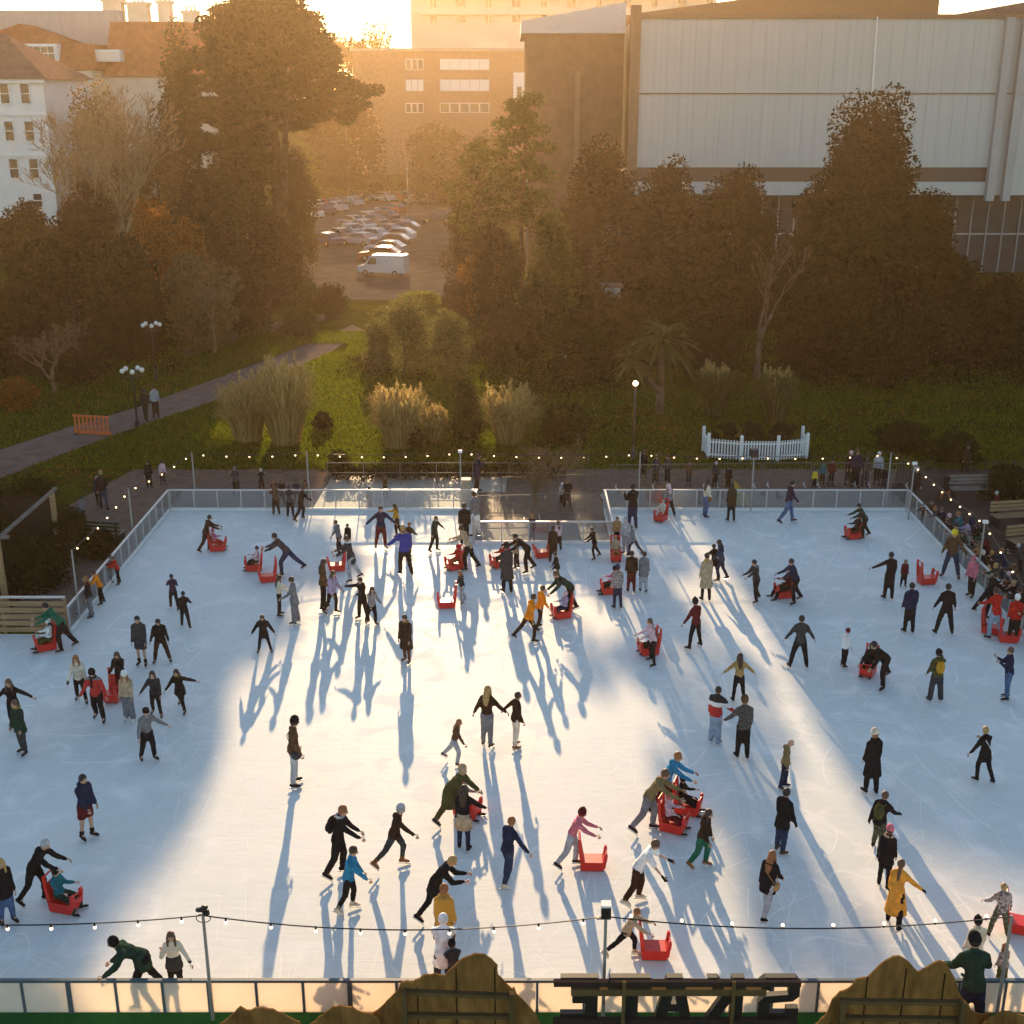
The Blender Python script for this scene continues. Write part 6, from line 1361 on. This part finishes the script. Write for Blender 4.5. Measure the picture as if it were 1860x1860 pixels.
for x, y, top, f, c, b_, hh, lab in (
 (1168, 868, 818, 20, 'k', 'k', 'k:s', "bystander in black left of the navy pair on the far path"), (1190, 880, 826, 30, 'n', 'k', 'br:s', "bystander in navy, left of the pair on the far path"), (1212, 878, 826, 340, 'cr', 'k', 'db:s', "bystander in charcoal, right of the pair on the far path"),
 (1250, 882, 836, 0, 'br', 'cr', 'k:s', "bystander in brown standing alone on the far path"), (1298, 884, 838, 20, 'cr', 'k', 'lp:s', "pale haired bystander behind the cream topped skater"), (1322, 890, 846, 350, 'k', 'k', 'db:s', "bystander in black behind the brown coated skater"),
 (1492, 882, 838, 0, 'te', 'k', 'br:s', "bystander in dull teal right of the speaker pole"), (1508, 882, 832, 10, 'mr', 'k', 'k:s', "bystander in maroon right of the dull teal one"), (1540, 880, 818, 20, 'k', 'k', 'lp:s', "tall bystander in black, left of the tall group on the far path"), (1552, 884, 815, 350, 'pu', 'k', 'br:s', "tall bystander in purple in the tall group on the far path"),
 (1570, 882, 826, 0, 'cr', 'n', 'k:s', "bystander in charcoal in the tall group on the far path"), (1592, 880, 820, 340, 'lg', 'k', 'w:s', "white haired bystander at the right of the tall group"), (1604, 890, 846, 0, 'k', 'cr', 'db:s', "short bystander in black beside the far right pole")):
    W(x, y, top, f, 'stand', c, b_, hh, lab)
W(1478, 886, 852, 0, 'stand', 'ye', 'k', 'k:s', "child in yellow among the bystanders on the far path"); W(1632, 908, 870, 0, 'stand', 'cr', 'k', 'k:s', "child in charcoal at the far right corner of the barrier")
W(1658, 914, 848, 10, 'stand', 'k:l', 'cr', 'lg:s+lg', "bystander in black with a pale grey hat at the far right corner"); W(1676, 958, 914, 300, 'rail', 'k', 'k', 'gy:s', "dark bystander leaning over the right barrier's far end")
W(1716, 912, 858, 200, 'walk', 'k:l', 'gi', 'k:s', "dark figure with rust trousers walking on the plaza"); W(1812, 940, 892, 250, 'sit', 'br', 'k', 'lg:s', "grey haired person sitting on the plaza bench", top_=0) if False else W(1806, 946, 892, 260, 'stand', 'mr:m', 'k', 'lg:s', "grey haired person standing by the plaza bench")
for x, y, top, f, c, b_, hh, lab in (
 (1712, 980, 922, 260, 'pu:m', 'k', 'br:s', "bystander in purple behind the right barrier, left of the teal jacket"), (1742, 996, 930, 250, 'te:m', 'k', 'gi:s', "bystander in a bright teal jacket behind the right barrier"), (1757, 1006, 944, 260, 'li:m', 'lg', 'k:s', "bystander in lilac right of the teal jacket"),
 (1776, 1016, 950, 260, 'k:m', 'k', 'db:l', "bystander in black behind the lilac jacket"), (1756, 1034, 982, 280, 'cr:m', 'k', 'k:s', "bystander in charcoal at the right barrier above the pink puffer"), (1778, 1046, 984, 270, 'tan:m', 'db', 'br:l', "bystander in tan at the right barrier above the pink puffer"),
 (1808, 1090, 1022, 280, 'dg:l', 'k', 'bn:s', "blond bystander in dark green outside the right barrier"), (1796, 1074, 1026, 270, 'mu:m', 'k', 'bn:l', "child in mustard left of the blond bystander"), (1832, 1100, 1038, 270, 'gy:m', 'k', 'lp:s', "bystander in grey at the right edge of the plaza"),
 (1840, 1126, 1054, 280, 'k:lp', 'k', 'tan:s', "bystander in a black puffer behind the white fur hat")):
    W(x, y, top, f, 'rail', c, b_, hh, lab)
for x, y, top, f, c, b_, hh, lab in (
 (1694, 966, 908, 260, 'db:m', 'k', 'db:s', "bystander in dark brown near the right barrier's far end"), (1726, 990, 934, 255, 'k:m', 'k', 'lp:s+lp', "bystander in black with a pale pink hat right of the purple one"), (1790, 1034, 968, 265, 'mr:m', 'k', 'k:l', "long haired bystander in maroon by the crowd's light pole"),
 (1748, 1022, 966, 270, 'dg:m', 'n', 'br:s', "bystander in dark green under the teal jacket"), (1786, 1060, 1000, 275, 'k:lp', 'k', 'cm:s+cm', "bystander in a black puffer and cream hat behind the pink puffer"), (1820, 1062, 996, 262, 'n:m', 'dj', 'gi:s', "ginger bystander in navy above the blond one"),
 (1842, 1082, 1016, 270, 'br:m', 'k', 'k:s', "bystander in brown at the right edge above the grey one"), (1806, 1100, 1044, 280, 'gy:l', 'k', 'db:s', "bystander in a grey coat pressed against the right barrier"), (1852, 1142, 1066, 278, 'k:m', 'cr', 'db:s', "bystander in black between the grey coat and the puffer"),
 (1700, 978, 920, 250, 'cr:m', 'k', 'gi:s', "ginger bystander in charcoal left of the purple one"), (1736, 1010, 950, 262, 'tan:m', 'k', 'k:s', "dark haired bystander in tan just below the teal jacket"), (1764, 992, 930, 250, 'n:m', 'k', 'br:s', "bystander in navy behind the teal jacket"), (1784, 1022, 962, 262, 'gr:m', 'k', 'k:s+k', "bystander in green with a black beanie behind the lilac jacket"),
 (1802, 1056, 1000, 268, 'k:l', 'k', 'mu:s', "bystander in a long black coat with sandy hair above the blond one"), (1828, 1112, 1046, 280, 'mr:l', 'k', 'db:l', "bystander in a long maroon coat above the red hoodie"), (1846, 1112, 1046, 275, 'cr:m', 'dj', 'db:s+cr', "bystander in charcoal and a charcoal beanie above the white fur hat"), (1880, 1176, 1092, 285, 'k:l', 'k', 'br:l', "long haired bystander in black behind the barrier by the white fur hat"), (1726, 1000, 946, 258, 'k:m', 'cr', 'db:s', "bystander in black with charcoal trousers leaning by the right barrier"),
 (1868, 1150, 1078, 282, 'dg:l', 'k', 'gi:l', "long haired ginger bystander in a dark green coat at the right edge"), (1850, 1046, 988, 250, 'cr:m', 'k', 'lg:s', "grey haired bystander in charcoal on the plaza by the right edge")):
    W(x, y, top, f, 'rail', c, b_, hh, lab)
W(190, 924, 855, 200, 'walk', 'k:m', 'dj', 'bn:s', "taller walker in black on the path left of the rink"); W(181, 920, 866, 190, 'walk', 'n:m', 'k', 'lg:s', "grey haired walker beside the taller one left of the rink"); W(152, 950, 902, 200, 'walk', 'gy:m', 'gy', 'k:s', "walker in grey by the bushes left of the rink")
W(62, 908, 866, 180, 'stand', 'k:l', 'k', 'k:s', "dark figure on the lawn at the left"); W(272, 886, 836, 20, 'stand', 'k', 'k', 'k:s', "dark figure beside the pale one near the left string of bulbs"); W(297, 880, 836, 30, 'stand', 'lp:m', 'cr', 'k:s', "figure in pale pink near the left string of bulbs")
W(284, 758, 700, 200, 'stand', 'lg:m', 'k', 'db:s', "figure in pale grey standing on the left path"); W(266, 764, 708, 180, 'walk', 'k:m', 'k', 'k:s', "dark figure walking on the left path beside the ornate lamp")
W(1752, 862, 806, 0, 'stand', 'db:l', 'k', 'k:s', "dark brown figure at the back of the plaza")
W(1768, 1862, 1710, 180, 'rail', 'dg:mp', 'n', 'k:s+k', "man in a dark teal jacket leaning on the near rail, seen from behind", loc=(at(1768, 1800, 18.35).x, 18.35, .03), fine=True, la=(20, 20, 34), ra=(20, 22, 34), hy=0)
finish_people()

# ================================================================== air
hz = MB(); hz.box((0, 205, 15.5), (900, 470, 37))
m_, nt, b_ = nodes("haze_air"); nt.nodes.remove(b_); pv = nt.nodes.new("ShaderNodeVolumePrincipled")
pv.inputs["Color"].default_value = (1.0, .69, .38, 1); pv.inputs["Density"].default_value = .00028; pv.inputs["Anisotropy"].default_value = .73
nt.links.new(pv.outputs[0], nt.nodes["Material Output"].inputs["Volume"])
tag(hz.build("haze", m_), kind='stuff')
